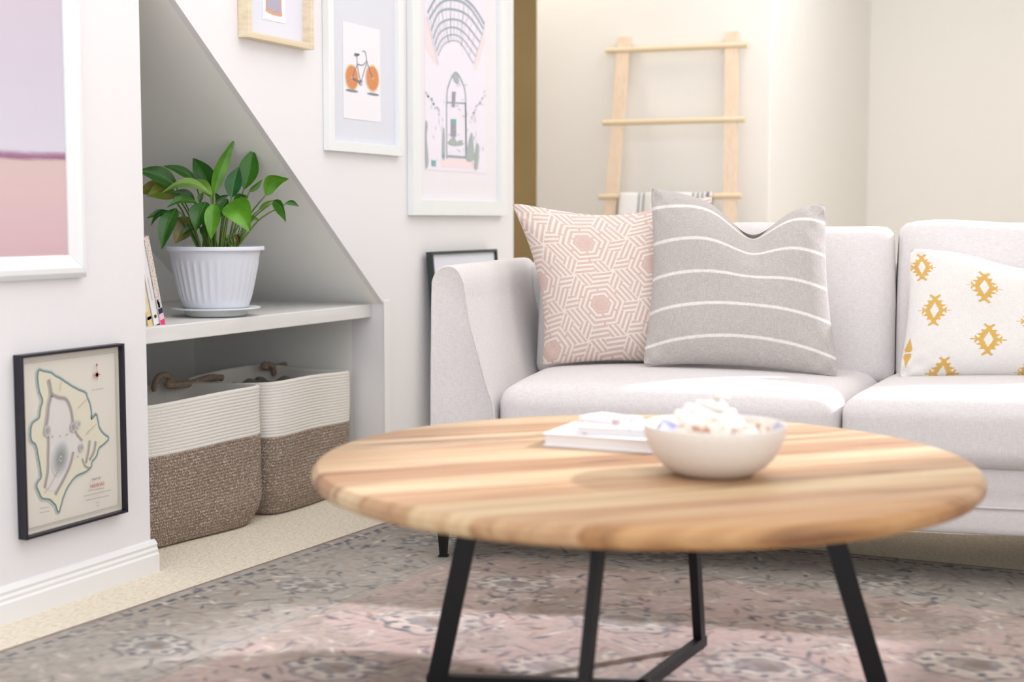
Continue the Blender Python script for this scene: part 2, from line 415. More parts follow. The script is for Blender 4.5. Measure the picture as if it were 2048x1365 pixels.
inner = [(240, 270), (262, 300), (262, 370), (310, 385), (360, 400), (395, 470), (405, 560), (430, 640), (470, 690), (440, 760), (400, 780), (350, 890), (290, 1000), (225, 985), (232, 900), (240, 760), (235, 650), (225, 600), (235, 500), (245, 420)]
ink(r, 'highland', [smooth_pts([z6(*p) for p in inner], 4, True)], yy, flat(218, 213, 210)); yy -= .0003
rid = [([(240, 265), (250, 310), (255, 370), (240, 440), (232, 520), (222, 590)], 26), ([(262, 365), (310, 385), (355, 395), (385, 450), (400, 530), (405, 590)], 22),
       ([(405, 570), (430, 630), (465, 672)], 16), ([(235, 600), (240, 680), (238, 780), (235, 880), (215, 985)], 18), ([(405, 745), (385, 830), (345, 920), (285, 1030)], 20),
       ([(515, 670), (505, 750), (490, 820)], 16), ([(555, 675), (545, 740), (515, 800)], 16), ([(465, 790), (485, 840), (510, 850)], 10)]
P = []
for pts, wd in rid: P += stroke(smooth_pts([z6(*p) for p in pts], 5), wd/3.33/2850*3.0*1.5)
ink(r, 'mountain_shading', P, yy, flat(190, 183, 176)); yy -= .0003
P = []
for pts, wd in rid: P += stroke(smooth_pts([z6(*p) for p in pts], 5), wd/3.33/2850*3.0*.6)
ink(r, 'ridge_line', P, yy, flat(158, 150, 146)); yy -= .0003
cx_, cz_ = z6(318, 790)
for k, (rx, rz, c) in enumerate(((.028, .040, 204), (.024, .034, 190), (.020, .028, 176), (.015, .021, 162), (.010, .014, 150), (.005, .007, 186), (.0025, .0035, 120))):
    ink(r, 'crater_shading', [[(cx_+(x-cx_)+(z-cz_)*.15, z) for x, z in ell(cx_, cz_, rx, rz)]], yy, flat(c, c+1, c)); yy -= .0002
for q, rr, c in (((228, 605), .011, 176), ((400, 580), .010, 172), ((435, 560), .008, 190), ((452, 715), .008, 180)):
    a, b = z6(*q)
    for k in range(5): ink(r, 'peak_shading', [ell(a, b, rr*(1-k*.17), rr*(1-k*.17)*1.2)], yy, flat(c+22-k*9, c+18-k*9, c+16-k*9)); yy -= .0001
P = []
for pts in ([(318, 270), (305, 340)], [(490, 390), (430, 455)], [(550, 560), (480, 630)], [(300, 860), (245, 970), (205, 1020)]): P += stroke([z6(*p) for p in pts], .0011)
ink(r, 'road_line', P, yy, flat(186, 130, 110)); yy -= .0002
a, b = z6(554, 232)
P = [[(a+math.cos(t)*q, b+math.sin(t)*q) for t, q in ((t0, L0), (t0+.5, .0035), (t0+math.pi, .0015), (t0-.5, .0035))] for t0, L0 in [(k*math.pi/4, .014 if k % 2 == 0 else .009) for k in range(8)]]
ink(r, 'compass_rose', P+[ell(a, b, .0045, .0045)]+stroke([(a, b+.014), (a, b+.026)], .0012)+[ell(a, b+.023, .002, .0035)], yy, flat(176, 62, 66))
dk = flat(112, 104, 102); rd = flat(178, 66, 66)
def tx(s, q, size, m_, nm='map_lettering'): a, b = z6(*q); return text(r, nm, s, a, b, size, yy-.0002, m_)
tx('MAP OF', (550, 932), .0085, dk); tx('HAWAII', (556, 978), .0135, rd)
tx('H', (255, 652), .008, dk); tx('A', (307, 648), .008, dk); tx('W', (353, 640), .008, dk); tx('A', (425, 785), .008, dk)
P = []
for q0, q1, dash in (((495, 1003), (605, 985), 9), ((468, 1040), (650, 998), 16), ((480, 1068), (635, 1035), 18), ((550, 1085), (572, 1080), 2), ((520, 335), (600, 322), 6), ((175, 1122), (240, 1110), 6), ((172, 1150), (240, 1138), 6), ((552, 1105), (570, 1100), 2)):
    a, b = z6(*q0), z6(*q1)
    for k in range(dash):
        t0, t1 = k/dash, (k+.6)/dash
        P += stroke([(a[0]+(b[0]-a[0])*t, a[1]+(b[1]-a[1])*t) for t in (t0, t1)], .0017)
ink(r, 'small_lettering', P, yy-.0002, flat(150, 142, 138))
bo = .016
ink(r, 'map_border', stroke([(bo, bo), (W_-bo, bo), (W_-bo, H_-bo), (bo, H_-bo), (bo, bo)], .0008)+stroke([(bo+.004, bo+.004), (W_-bo-.004, bo+.004), (W_-bo-.004, H_-bo-.004), (bo+.004, H_-bo-.004), (bo+.004, bo+.004)], .0014), -.0113, flat(176, 168, 146))

# --- big white framed landscape, near wall top
yr = 2.553; zb0 = .739; w_, h_ = .62, .70
r = wroot('landscape_picture', 'large white framed pink desert landscape print cut off by the left edge, above the map', yr-w_, zb0)
frame(r, w_, h_, .052, .026, M['white_frame'], 'step')
def dune():
    m = bpy.data.materials.new('pink_desert_print'); m.use_nodes = True; N = m.node_tree.nodes; L = m.node_tree.links
    B = N['Principled BSDF']; B.inputs['Roughness'].default_value = .25; B.inputs['Specular IOR Level'].default_value = .3
    tc = N.new('ShaderNodeTexCoord'); sx = N.new('ShaderNodeSeparateXYZ'); L.new(tc.outputs['Object'], sx.inputs[0])
    n = N.new('ShaderNodeTexNoise'); n.inputs['Scale'].default_value = 6; n.inputs['Detail'].default_value = 8; n.inputs['Roughness'].default_value = .7
    mp = N.new('ShaderNodeMapping'); mp.inputs['Scale'].default_value = (.5, 1, 3); L.new(tc.outputs['Object'], mp.inputs[0]); L.new(mp.outputs[0], n.inputs['Vector'])
    ad = N.new('ShaderNodeMath'); ad.operation = 'MULTIPLY_ADD'; L.new(n.outputs['Fac'], ad.inputs[0]); ad.inputs[1].default_value = .03; L.new(sx.outputs['Z'], ad.inputs[2])
    mr = N.new('ShaderNodeMapRange'); mr.inputs[1].default_value = 0; mr.inputs[2].default_value = .7; L.new(ad.outputs[0], mr.inputs[0])
    cr = N.new('ShaderNodeValToRGB'); L.new(mr.outputs[0], cr.inputs[0]); e = cr.color_ramp.elements
    zh = .285
    st = [(0, lin(196, 164, 166)), (.14, lin(214, 182, 190)), (.30, lin(216, 188, 190)), ((zh-.012)/.7, lin(212, 188, 186)), ((zh-.004)/.7, lin(150, 104, 134)), ((zh+.004)/.7, lin(166, 128, 156)), ((zh+.014)/.7, lin(212, 208, 222)), (.62, lin(206, 199, 214)), (1, lin(202, 190, 203))]
    e[0].position = st[0][0]; e[0].color = (*st[0][1], 1); e[1].position = 1; e[1].color = (*st[-1][1], 1)
    for p_, c in st[1:-1]: q = e.new(p_); q.color = (*c, 1)
    L.new(cr.outputs[0], B.inputs['Base Color']); return m
sheet(r, 'landscape_print', .05, .05, w_-.05, h_-.05, -.008, dune())

# --- small pale wood frame at the top
y0 = 3.174; w_ = 3.492-y0; z0 = 1.352; h_ = .30
r = wroot('small_picture', 'small pale wooden box frame with a lavender mat at the top edge of the photo', y0, z0)
frame(r, w_, h_, .016, .034, M['pale_wood'])
sheet(r, 'mat_board', .015, .015, w_-.015, h_-.015, -.006, M['mat_board'])
cxm = w_*.50
sheet(r, 'art_paper', cxm-.055, .062, cxm+.055, h_-.06, -.0072, M['paper'])
ink(r, 'orange_outline', [smooth_pts([(cxm-.036, .17), (cxm-.039, .10), (cxm-.034, .083), (cxm+.032, .079), (cxm+.036, .095), (cxm+.032, .17), (cxm+.02, .21), (cxm-.02, .21)], 5, True)], -.0078, flat(222, 170, 140))
ink(r, 'grey_lilac_shape', [smooth_pts([(cxm-.031, .17), (cxm-.034, .105), (cxm-.029, .092), (cxm+.027, .088), (cxm+.030, .10), (cxm+.027, .17), (cxm+.016, .20), (cxm-.016, .20)], 5, True)], -.0082, flat(182, 176, 196))

# --- white frame with the citrus bicycle
y0 = 3.588; w_ = .445; z0 = 1.073; h_ = .56
r = wroot('bicycle_picture', 'white framed print of a bicycle with orange slice wheels and grey mat', y0, z0)
frame(r, w_, h_, .030, .022, M['white_frame'])
sheet(r, 'mat_board', .029, .029, w_-.029, h_-.029, -.006, flat(222, 224, 234))
T = wl2(y0, z0)
def z5(a, b): return T(440+a/2.4375, b/2.4375)
p0 = z5(600, 575); p1 = z5(778, 165)
sheet(r, 'art_paper', p0[0], p0[1], p1[0], p1[1]+.012, -.0072, M['paper'])
Pr, Po, Pc = [], [], []
rw = .040
sp = []
for q, k in (((640, 378), 1), ((740, 383), 1.06)):
    a, b = z5(*q); Pr.append(ell(a, b, rw*k, rw*k, 40)); Po.append(ell(a, b, rw*k*.87, rw*k*.87, 40)); Pc.append(ell(a, b, .004, .004))
    for j in range(10):
        t = j*math.pi/5+.2; sp += stroke([(a+math.cos(t)*.004, b+math.sin(t)*.004), (a+math.cos(t)*rw*k*.85, b+math.sin(t)*rw*k*.85)], .0011)
for q in Pr: ink(r, 'citrus_rind', [q], -.0078, flat(232, 208, 174))
for q in Po: ink(r, 'citrus_flesh', [q], -.0081, flat(220, 148, 104))
ink(r, 'citrus_segment_lines', sp, -.0084, flat(230, 176, 134))
for q in Pc: ink(r, 'citrus_hub', [q], -.0087, flat(236, 220, 190))
P = []
for pts in ([(650, 268), (663, 272), (675, 266)], [(663, 272), (666, 320), (682, 405)], [(666, 312), (640, 378)], [(668, 312), (690, 318), (711, 298)], [(690, 250), (702, 252), (709, 275), (712, 300), (725, 340), (740, 383)], [(712, 305), (698, 350), (682, 405)], [(640, 378), (682, 400)], [(640, 384), (682, 410)]):
    P += stroke(smooth_pts([z5(*p) for p in pts], 4), .0024)
a, b = z5(682, 404); P += ring(a, b, .008, .008, .002); P += stroke([z5(652, 264), z5(674, 267)], .006)
ink(r, 'bicycle_lines', P, -.0090, flat(126, 126, 144))
a, b = z5(640, 443); c, d = z5(743, 460)
ink(r, 'ground_shadow_print', [ell(a, b, .036, .004), ell(c, d, .036, .004)], -.0081, flat(146, 148, 160))

# --- large white frame with the arched glasshouse
y0 = 4.092; w_ = .715; z0 = .885; h_ = .93
r = wroot('archway_picture', 'tall white framed print of an arched glass arcade beside the tan hallway opening', y0, z0)
frame(r, w_, h_, .052, .024, M['white_frame'])
sheet(r, 'mat_board', .05, .05, w_-.05, h_-.05, -.007, M['pink_paper'])
T = wl2(y0, z0)
def z8(a, b): return T(800+a/3.103, b/3.103)
p0 = z8(152, 1030); p1 = z8(525, 90)
sheet(r, 'art_paper', p0[0], p0[1]-.012, p1[0], h_-.12, -.0082, flat(240, 235, 246))
TOP = h_-.122
g1 = flat(164, 176, 188); g2 = flat(200, 204, 216); pk = flat(243, 226, 230); tl = flat(134, 182, 184); gr = flat(176, 186, 186)
P = []; P2 = []
arcs = [((165, 80), (240, -40), (330, -45), (440, 30), (520, 150)), ((175, 120), (240, 25), (320, -2), (420, 40), (515, 180)), ((188, 190), (235, 80), (320, 58), (420, 100), (505, 215)), ((200, 240), (240, 150), (320, 120), (400, 150), (490, 262)),
        ((210, 280), (245, 200), (320, 170), (395, 205), (475, 310)), ((220, 318), (255, 245), (320, 215), (385, 245), (465, 350)), ((230, 348), (265, 280), (320, 253), (375, 275), (452, 395))]
clip = lambda pts: [(min(max(x, p0[0]), p1[0]), min(z, TOP)) for x, z in pts]
for k, A in enumerate(arcs): ink(r, 'roof_arch', stroke(clip(smooth_pts([z8(*p) for p in A], 7)), .0095-.001*k), -.0090, g1)
random.seed(8)
for k in range(6):
    for t in range(1, 26, 2):
        a_, b_ = smooth_pts([z8(*p) for p in arcs[k]], 7)[t], smooth_pts([z8(*p) for p in arcs[k+1]], 7)[t]
        P2 += stroke(clip([a_, b_]), .0022 if random.random() < .7 else .004)
for q in range(46):
    a_, b_ = random.uniform(156, 520), random.uniform(620, 1000)
    if 280 < a_ < 405: continue
    P2 += stroke([z8(a_, b_), z8(a_+random.uniform(-6, 6), b_+random.uniform(10, 40))], .004)
for q in range(24):
    a_, b_ = random.uniform(292, 396), random.uniform(480, 960); P2 += stroke([z8(a_, b_), z8(a_+random.uniform(-20, 20), b_+random.uniform(-6, 14))], .004)
for A in ([(160, 100), (230, 400)], [(520, 160), (455, 395)], [(245, 30), (300, 270)], [(390, 30), (375, 290)], [(310, -10), (310, 250)]): P2 += stroke(clip([z8(*p) for p in A]), .004)
ink(r, 'roof_ribs', P2, -.0088, g2)
ink(r, 'pink_arcade_walls', [clip([z8(*p) for p in ((153, 90), (175, 150), (238, 400), (228, 420), (153, 300))]), clip([z8(*p) for p in ((524, 180), (465, 330), (455, 440), (470, 430), (524, 260))]), [z8(*p) for p in ((240, 1000), (260, 985), (420, 985), (500, 1050), (250, 1035))]], -.0085, pk)
dr = [z8(*p) for p in ((285, 985), (285, 620), (300, 520), (340, 450), (385, 520), (402, 620), (402, 985))]
ink(r, 'doorway_lines', stroke(smooth_pts(dr, 5), .0065)+stroke([z8(285, 636), z8(402, 642)], .005)+stroke([z8(290, 970), z8(400, 978)], .008)+stroke([z8(400, 640), z8(408, 980)], .008), -.0092, g1)
ink(r, 'doorway_greenery', [smooth_pts([z8(*p) for p in ((320, 470), (345, 455), (362, 500), (345, 520))], 4, True)]+[smooth_pts([z8(*p) for p in A], 3, True) for A in (((290, 885), (330, 850), (345, 880), (370, 870), (385, 900), (320, 905)), ((420, 880), (440, 820), (450, 900), (455, 990), (405, 995)), ((465, 920), (480, 890), (484, 970), (474, 1050), (455, 1040)), ((258, 830), (268, 790), (272, 850), (272, 980), (256, 975)), ((153, 760), (166, 780), (160, 850), (168, 950), (170, 1020), (153, 1030)))], -.0094, gr)
ink(r, 'dark_door', [[z8(*p) for p in ((310, 740), (342, 740), (342, 850), (310, 850))], [z8(*p) for p in ((318, 570), (340, 570), (334, 665), (316, 665))]], -.0096, flat(160, 162, 176))
ink(r, 'teal_panels', [[z8(*p) for p in ((310, 740), (342, 740), (342, 772), (310, 772))], [z8(*p) for p in ((190, 995), (216, 998), (216, 1034), (190, 1030))], [z8(*p) for p in ((258, 955), (272, 955), (272, 980), (258, 980))]], -.0098, tl)
P = []; random.seed(5)
for (a, b, c, d) in ((155, 570, 242, 705), (522, 575, 440, 730)):
    for k in range(14):
        t = k/13; q = z8(a+(c-a)*t+random.uniform(-6, 6), b+(d-b)*t+random.uniform(-10, 10)); P.append(ell(q[0], q[1], .006, .004, 8))
ink(r, 'hanging_foliage', P, -.0094, flat(194, 200, 212))

# --- black frame on the floor, leaning against the wall behind the sofa arm
r = root('leaning_picture', 'black thin framed blank print standing behind the sofa arm against the wall', 'picture frame', (WX+.075, 4.19, 0.0), rot=(math.radians(-4.6), 0, math.pi/2))
frame(r, .505, .765, .010, .024, mat('dark_green_black_lacquer', lin(36, 52, 50), .4))
sheet(r, 'art_paper', .009, .009, .496, .756, -.014, M['mat_board'])

# ============================================================ BASKETS
def basket(name, label, cy, cx, hw, hd, H, zb_, ph, handle_from, rz=0):
    r = root(name, label, 'basket', (cx, cy, 0), rz, 'rope storage baskets in the niche')
    N_ = 120; pitch = .0088; K = 6
    def plan(a, z, k):
        e = 6.5; c, s = math.cos(a), math.sin(a)
        f_ = (abs(c)**e+abs(s)**e)**(-1/e)
        t = max(0, 1-z/.10); sq = 1-.15*t*t
        wob = 1+.012*math.sin(3*a+ph+z*9)+.010*math.sin(5*a-ph*2-z*14)
        mid = 1-.015*math.exp(-((z-.14)/.05)**2)*(1+math.sin(4*a+ph))
        return c*f_*hd*sq*wob*mid*k, s*f_*hw*sq*wob*mid*k
    def band(z0, z1, nm, m, amp):
        n = int(round((z1-z0)/pitch)); V = []; F = []; rows = n*K+1
        for j in range(rows):
            z = z0+(z1-z0)*j/(rows-1); fr_ = (j % K)/K; off = amp*abs(math.sin(math.pi*fr_))**.6
            for i in range(N_):
                a = 2*math.pi*i/N_; x, y = plan(a, z, 1); l = math.hypot(x, y)
                sag = .006*math.sin(a*2+ph)*(z/H)
                V.append((x*(1+off/l), y*(1+off/l), z+sag))
        for j in range(rows-1):
            for i in range(N_): F.append((j*N_+i, j*N_+(i+1) % N_, (j+1)*N_+(i+1) % N_, (j+1)*N_+i))
        return V, F, rows
    V, F, rows = band(.004, zb_, 'b', None, .0022)
    F.append(tuple(range(N_))[::-1]); mesh('brown_body', V, F, M['rope_brown'], r, True)
    V, F, rows = band(zb_, H, 'w', None, .0019); n0 = len(V)
    # rim and inner wall
    top = V[-N_:]
    for k, (sc, dz) in enumerate(((.985, .003), (.962, .002), (.95, -.004), (.93, -.12), (.78, -H+.016))):
        for (x, y, z) in top: V.append((x*sc, y*sc, max(.01, z+dz)))
    for k in range(5):
        b0 = n0-N_+k*N_
        for i in range(N_): F.append((b0+i, b0+(i+1) % N_, b0+N_+(i+1) % N_, b0+N_+i))
    F.append(tuple(range(len(V)-N_, len(V))))
    mesh('white_band', V, F, M['rope_white'], r, True)
    # twisted handle on the far rim
    for pts in handle_from:
        C = smooth_pts(pts, 14)
        o = MB()
        for s_ in (0, 2.09, 4.19):
            P = []
            for i, p in enumerate(C):
                t = i*1.0+s_; P.append((p[0]+.0045*math.cos(t), p[1]+.0015*math.sin(t), p[2]+.0045*math.sin(t)))
            o.add(*(lambda q: (q.V, q.F))(MB().tube(P, .0062, 7)))
        h = o.go('rope_handle', M['twine'], r, True)
    return r
def hp(pts, X, cx, cy, rz=0): return [tuple(Matrix.Rotation(-rz, 3, 'Z') @ (Vector(on(a, b, 0, X+dx))-Vector((cx, cy, 0)))+Vector((0, 0, .006))) for a, b, dx in pts]
b1 = basket('storage_basket', 'white and brown rope basket nearest the wall with the map, partly hidden by it', 3.148, -2.540, .266, .175, .392, .256, .3,
       [hp([(308, 782, 0), (310, 770, 0), (318, 758, 0), (334, 756, .0), (342, 766, .01), (334, 774, .02), (352, 775, .03), (378, 772, .03), (404, 764, .02), (424, 759, .0), (444, 760, -.01)], -2.66, -2.540, 3.148, -.13)], rz=-.13)
b2 = basket('storage_basket', 'white and brown rope basket farther along the niche, next to its white side panel', 3.650, -2.520, .232, .175, .394, .236, 2.1,
       [hp([(548, 752, .01), (545, 738, .01), (530, 733, 0), (528, 738, 0), (552, 738, 0), (580, 731, 0), (602, 727, 0), (612, 734, 0), (618, 746, 0)], -2.65, -2.520, 3.650)])
def cloth_lump():
    def fn(u, v, w_, p): return (p.x+.01*math.sin(v*7), p.y, p.z+.012*math.sin(u*8+v*3)*max(0, w_)+.010*math.sin(v*11)*max(0, w_))
    V, F = softbox(.27, .37, .30, .05, 22, fn); o = mesh('folded_cloth', V, F, weave_mat('grey_green_cloth', lin(124, 122, 108), 600, .4), None, True)
    o.location = (-2.53, 3.650, .055); return tag(o, 'grey green folded cloth inside the farther rope basket', 'cloth')
cloth_lump()

# ============================================================ SHELF: BOOKS, POT
SH = .6025
def lean_book(label, y_right, th, H, D, m_cover, ang, x_front, extra):
    """book on its lower edge, spine to the room, leaning back to the left"""
    o = root('book', label, 'book', (x_front, y_right, SH), rot=(ang, 0, 0), group='books leaning on the niche shelf')
    MB().box((-D, -th, 0), (-.0, -th+.003, H)).box((-D, -.003, 0), (0, 0, H)).box((-.003, -th, 0), (0, 0, H)).go('cover', m_cover, o, bevel=.001)
    MB().box((-D+.004, -th+.003, .004), (-.003, -.003, H-.004)).go('page_block', flat(236, 230, 214), o)
    def band(z0, z1, c, nm='spine_print', y0=None, y1=None): MB().box((0, (-th+.001) if y0 is None else y0, z0), (.0004, -.001 if y1 is None else y1, z1)).go(nm, c, o)
    for e in extra: band(*e)
    return o
ang = math.radians(14.5)
def floral():
    m = mat('floral_spine', lin(222, 216, 210), .6, var=(230, lin(206, 140, 132), .56, .6))
    return m
HB = .235
yR = on(331, 648, 0, -2.345)[1]
lean_book('rightmost leaning book, floral spine with pink and navy foot, by the plant pot', yR, .019, HB, .17, floral(), ang, -2.345,
          [(.0, .016, flat(232, 66, 128)), (.016, .032, flat(232, 196, 206)), (.032, .046, flat(52, 54, 78)), (.046, .064, flat(200, 200, 206)), (.048, .062, flat(176, 60, 82), 'spine_print', -.015, -.008), (.060, .070, flat(70, 68, 84), 'spine_print', -.017, -.010)])
yR2 = yR-.019/math.cos(ang)-.001
bk = lean_book('plain white leaning book with a small round dark logo, second from the plant', yR2, .021, HB*.93, .17, flat(238, 236, 238, .5), ang, -2.347,
          [(0, .004, flat(40, 40, 66)), (.07, .13, flat(205, 205, 208), 'spine_print', -.0115, -.0095)])
ink_o = MB().lathe([(.0045, 0), (.0045, .0006)], 20); V = [(z, x-.0105, y+.026) for x, y, z in ink_o.V]; mesh('round_logo', V, ink_o.F, flat(66, 66, 78), bk)
yR3 = yR2-.021/math.cos(ang)-.001
lean_book('cream leaning book with a yellow foot, mostly hidden by the near wall', yR3, .018, HB*.8, .17, flat(236, 226, 196), ang, -2.350,
          [(0, .040, flat(230, 208, 150)), (.018, .026, flat(214, 110, 70))])
# small white dish behind the saucer
pd = on(345, 634, 2, SH)
dsh = MB().lathe([(.020, .001), (.045, .004), (.060, .014), (.062, .016), (.058, .015), (.044, .007), (.018, .005)], 40).go('small_dish', M['saucer'], smooth=True)
dsh.location = (-2.56, 3.03, SH); tag(dsh, 'low white dish behind the books, left of the plant saucer', 'dish')

PC = Vector((-2.425, 3.262, SH)); PD = float(np.dot(np.array([PC.x, PC.y, .7])-_C, _F))
sa = MB().lathe([(.072, .0), (.082, .001), (.086, .006), (.088, .018), (.122, .0205), (.1235, .023), (.122, .025), (.10, .024), (.085, .021), (.084, .020)], 64).go('plant_saucer', M['saucer'], smooth=True)
sa.location = PC; tag(sa, 'white plastic saucer with a wide rim under the plant pot', 'saucer'); smooth_angle(sa, 50)
pl = root('potted_plant', 'green leafy peace lily in a white ribbed plastic pot on the niche shelf', 'potted plant', (PC.x, PC.y, SH+.0215))
pz = 0.0
def ribs(rad, z, a, j):
    if .018 < z < .135:
        k = min(1, (z-.018)/.012, (.135-z)/.006)
        return rad+.0016*k*(1 if math.sin(a*34) > .25 else -.4 if math.sin(a*34) < -.3 else 0)
    return rad
rp = [(.085, 0), (.089, .003)]
for k in range(22):
    z = .008+k*.0063; rp.append((.089+.038*(z/.17)**.85, z))
rp += [(.1225, .147), (.1245, .1605), (.1305, .161), (.136, .1625), (.1365, .171), (.135, .173), (.129, .1725), (.127, .167), (.124, .155), (.12, .150)]
po = MB().lathe(rp, 272, fr=ribs).go('pot', M['pot'], pl, smooth=True); smooth_angle(po, 45)
MB().lathe([(.1, .145), (.1215, .156), (.1, .159), (.05, .164), (.01, .165)], 40).go('soil', M['soil'], pl, True)

# leaves
Lm = {}
def leafmat(c, c2):
    k = (c, c2)
    if k not in Lm:
        m = mat('leaf_%d' % len(Lm), lin(*c), .32, (60, .15, 'noise', (1, 1, 1)), var=(22, lin(*c2), .35, .7), spec=.45)
        B = m.node_tree.nodes['Principled BSDF']; B.inputs['Transmission Weight'].default_value = 0
        B.inputs['Subsurface Weight'].default_value = .0
        Lm[k] = m
    return Lm[k]
G = dict(b=((100, 160, 36), (72, 132, 26)), d=((38, 92, 30), (56, 112, 34)), t=((30, 86, 48), (44, 104, 48)), m=((66, 126, 34), (48, 100, 28)), l=((126, 162, 66), (100, 146, 52)),
         o=((126, 138, 42), (92, 118, 34)), y=((170, 158, 76), (128, 138, 56)), n=((150, 142, 84), (112, 108, 52)), r=((92, 44, 36), (60, 50, 30)))
stems = []
def leaf(b, t, w_px, g, db=0, dt=0, bend=.25, roll=0., stem=True, sx=None, wide=.42):
    P0 = Vector(depth(b[0], b[1], PD+db)); P1 = Vector(depth(t[0], t[1], PD+dt)); view = Vector(_F)
    ax = (P1-P0); L_ = ax.length; ax.normalize(); side = ax.cross(-view).normalized(); nrm = side.cross(ax).normalized()
    side = (Matrix.Rotation(roll, 3, ax) @ side); nrm = (Matrix.Rotation(roll, 3, ax) @ nrm)
    if nrm.dot(view) > 0: nrm = -nrm
    wd = 1.2*w_px*PD/FPX/2; n, q = 14, 4; V = []; F = []
    upb = Vector((0, 0, 1)); bd = (upb-ax*upb.dot(ax))
    if bd.length > .05: bd.normalize()
    else: bd = nrm
    ph = random.random()*6
    for th_ in (0, 1):
        for i in range(n+1):
            s = i/n
            wv = (math.sin(math.pi*min(1, s)**(math.log(.5)/math.log(wide)))**.85)*(1-.25*s**3) if 0 < s < 1 else 0
            wv = max(wv, .02 if s < 1 else .004)
            c = P0+ax*(L_*s)+bd*(bend*L_*math.sin(math.pi*s)*.5)
            for j in range(-q, q+1):
                e = j/q; fold = .20*wd*abs(e)**1.2*wv*2; wave = .05*wd*math.sin(s*9+ph)*abs(e)
                p = c+side*(e*wd*wv)+nrm*(fold+wave-.0007*th_)-Vector((0, 0, 1))*(.0)
                V.append(p-Vector(pl.location))
    m_ = 2*q+1; off = (n+1)*m_
    for i in range(n):
        for j in range(2*q):
            a = i*m_+j; F.append((a, a+1, a+m_+1, a+m_)); F.append((off+a+m_, off+a+m_+1, off+a+1, off+a))
    o = mesh('leaf', V, F, leafmat(*G[g]), pl, True)
    # midrib
    rb = [P0+ax*(L_*s)+bd*(bend*L_*math.sin(math.pi*s)*.5)+nrm*.0006 for s in [k/10 for k in range(11)]]
    mb = MB().tube([p-Vector(pl.location) for p in rb], [.0011*(1-.8*k/10) for k in range(11)], 5)
    mb.go('midrib', leafmat((120, 168, 60), (100, 150, 50)), o, True)
    if stem: stems.append((P0, ax, sx if sx is not None else min(468, max(398, 433+(b[0]-433)*.38)), db))
random.seed(4)
leaf((425, 392), (470, 278), 22, 'b', 0, .01, .08, .5)
leaf((424, 386), (386, 316), 36, 'd', .03, .05, .10)
leaf((488, 380), (506, 298), 35, 'm', .02, .03, -.05, wide=.5)
leaf((463, 396), (478, 333), 29, 't', -.02, .0, .1)
leaf((531, 390), (578, 358), 27, 'b', .0, -.03, .5, .5)
leaf((546, 402), (571, 444), 22, 'm', -.01, -.04, .35, .6)
leaf((570, 407), (598, 414), 9, 'd', .01, .03, .3)
leaf((518, 420), (546, 401), 11, 'l', 0, 0, .2, 1.0)
leaf((455, 408), (500, 465), 46, 'b', -.05, -.09, .28, -.1, wide=.36)
leaf((466, 405), (497, 394), 22, 'm', .02, .03, .2, .6)
leaf((412, 404), (391, 462), 36, 'd', -.02, -.06, .1, .2)
leaf((428, 408), (422, 480), 27, 'b', -.04, -.08, .1, -.2)
leaf((455, 398), (432, 448), 26, 'd', .02, -.01, .1, .4)
leaf((354, 374), (272, 342), 30, 'd', .0, -.05, .2, .3)
leaf((392, 362), (326, 332), 17, 'm', .04, .03, .15, .4)
leaf((332, 374), (275, 386), 26, 'y', .05, .03, .1)
leaf((352, 386), (294, 392), 38, 'o', .02, -.03, .15, .3)
leaf((424, 392), (322, 388), 20, 'l', -.03, -.07, .45, .6)
leaf((424, 396), (372, 362), 20, 'l', -.03, -.0, .3, .6, False)
leaf((390, 404), (343, 384), 19, 'd', .01, -.01, .2, .3)
leaf((394, 405), (334, 415), 17, 'm', -.02, -.06, .3, .5)
leaf((352, 416), (323, 500), 30, 'd', -.03, -.09, .12, .1)
leaf((342, 428), (293, 437), 14, 'm', .02, .0, .2, .3)
leaf((340, 422), (302, 452), 12, 'd', .0, .0, .3, .6)
leaf((384, 436), (350, 488), 38, 'n', .02, .0, .05, .0, wide=.4)
leaf((394, 452), (362, 473), 12, 'd', .0, -.02, .2, .4)
leaf((494, 437), (519, 441), 8, 'l', .01, .01, .2)
leaf((472, 468), (478, 488), 9, 'r', .0, -.01, .1)
leaf((498, 384), (525, 359), 10, 'm', .03, .04, -.1, .4)
leaf((430, 404), (458, 390), 9, 'd', .03, .04, .1, .5)
leaf((398, 404), (407, 384), 10, 'l', .02, .02, .1)
leaf((448, 420), (430, 385), 14, 'd', .05, .05, .0, .4)
leaf((420, 440), (436, 420), 12, 'm', .03, .03, .0, .4)
leaf((405, 452), (412, 478), 14, 'm', -.02, -.04, .1, .4)
for k, (P0, ax, sx, db) in enumerate(stems):
    A = Vector(depth(sx, 495, PD+db*.5+random.uniform(-.02, .02))); A.z = SH+.0215+.160
    mid = A.lerp(P0, .55)+Vector((0, 0, .02)); C = smooth_pts([tuple(A), tuple(A.lerp(mid, .5)+Vector((0, 0, .004))), tuple(mid), tuple(P0+ax*.004)], 4)
    MB().tube([Vector(p)-Vector(pl.location) for p in C], [.0034-.0017*i/(len(C)-1) for i in range(len(C))], 7).go('stem', leafmat((104, 138, 44), (78, 112, 34)), pl, True)
for k in range(16):
    sx = random.uniform(402, 472); A = Vector(depth(sx, 495, PD+random.uniform(-.03, .03))); A.z = SH+.0215+.158
    B_ = A+Vector((random.uniform(-.01, .01), random.uniform(-.02, .03), random.uniform(.04, .085)))
    MB().tube([p-Vector(pl.location) for p in (A, A.lerp(B_, .5), B_)], [.0030, .0024, .0012], 6).go('stem', leafmat((104, 138, 44), (78, 112, 34)), pl, True)

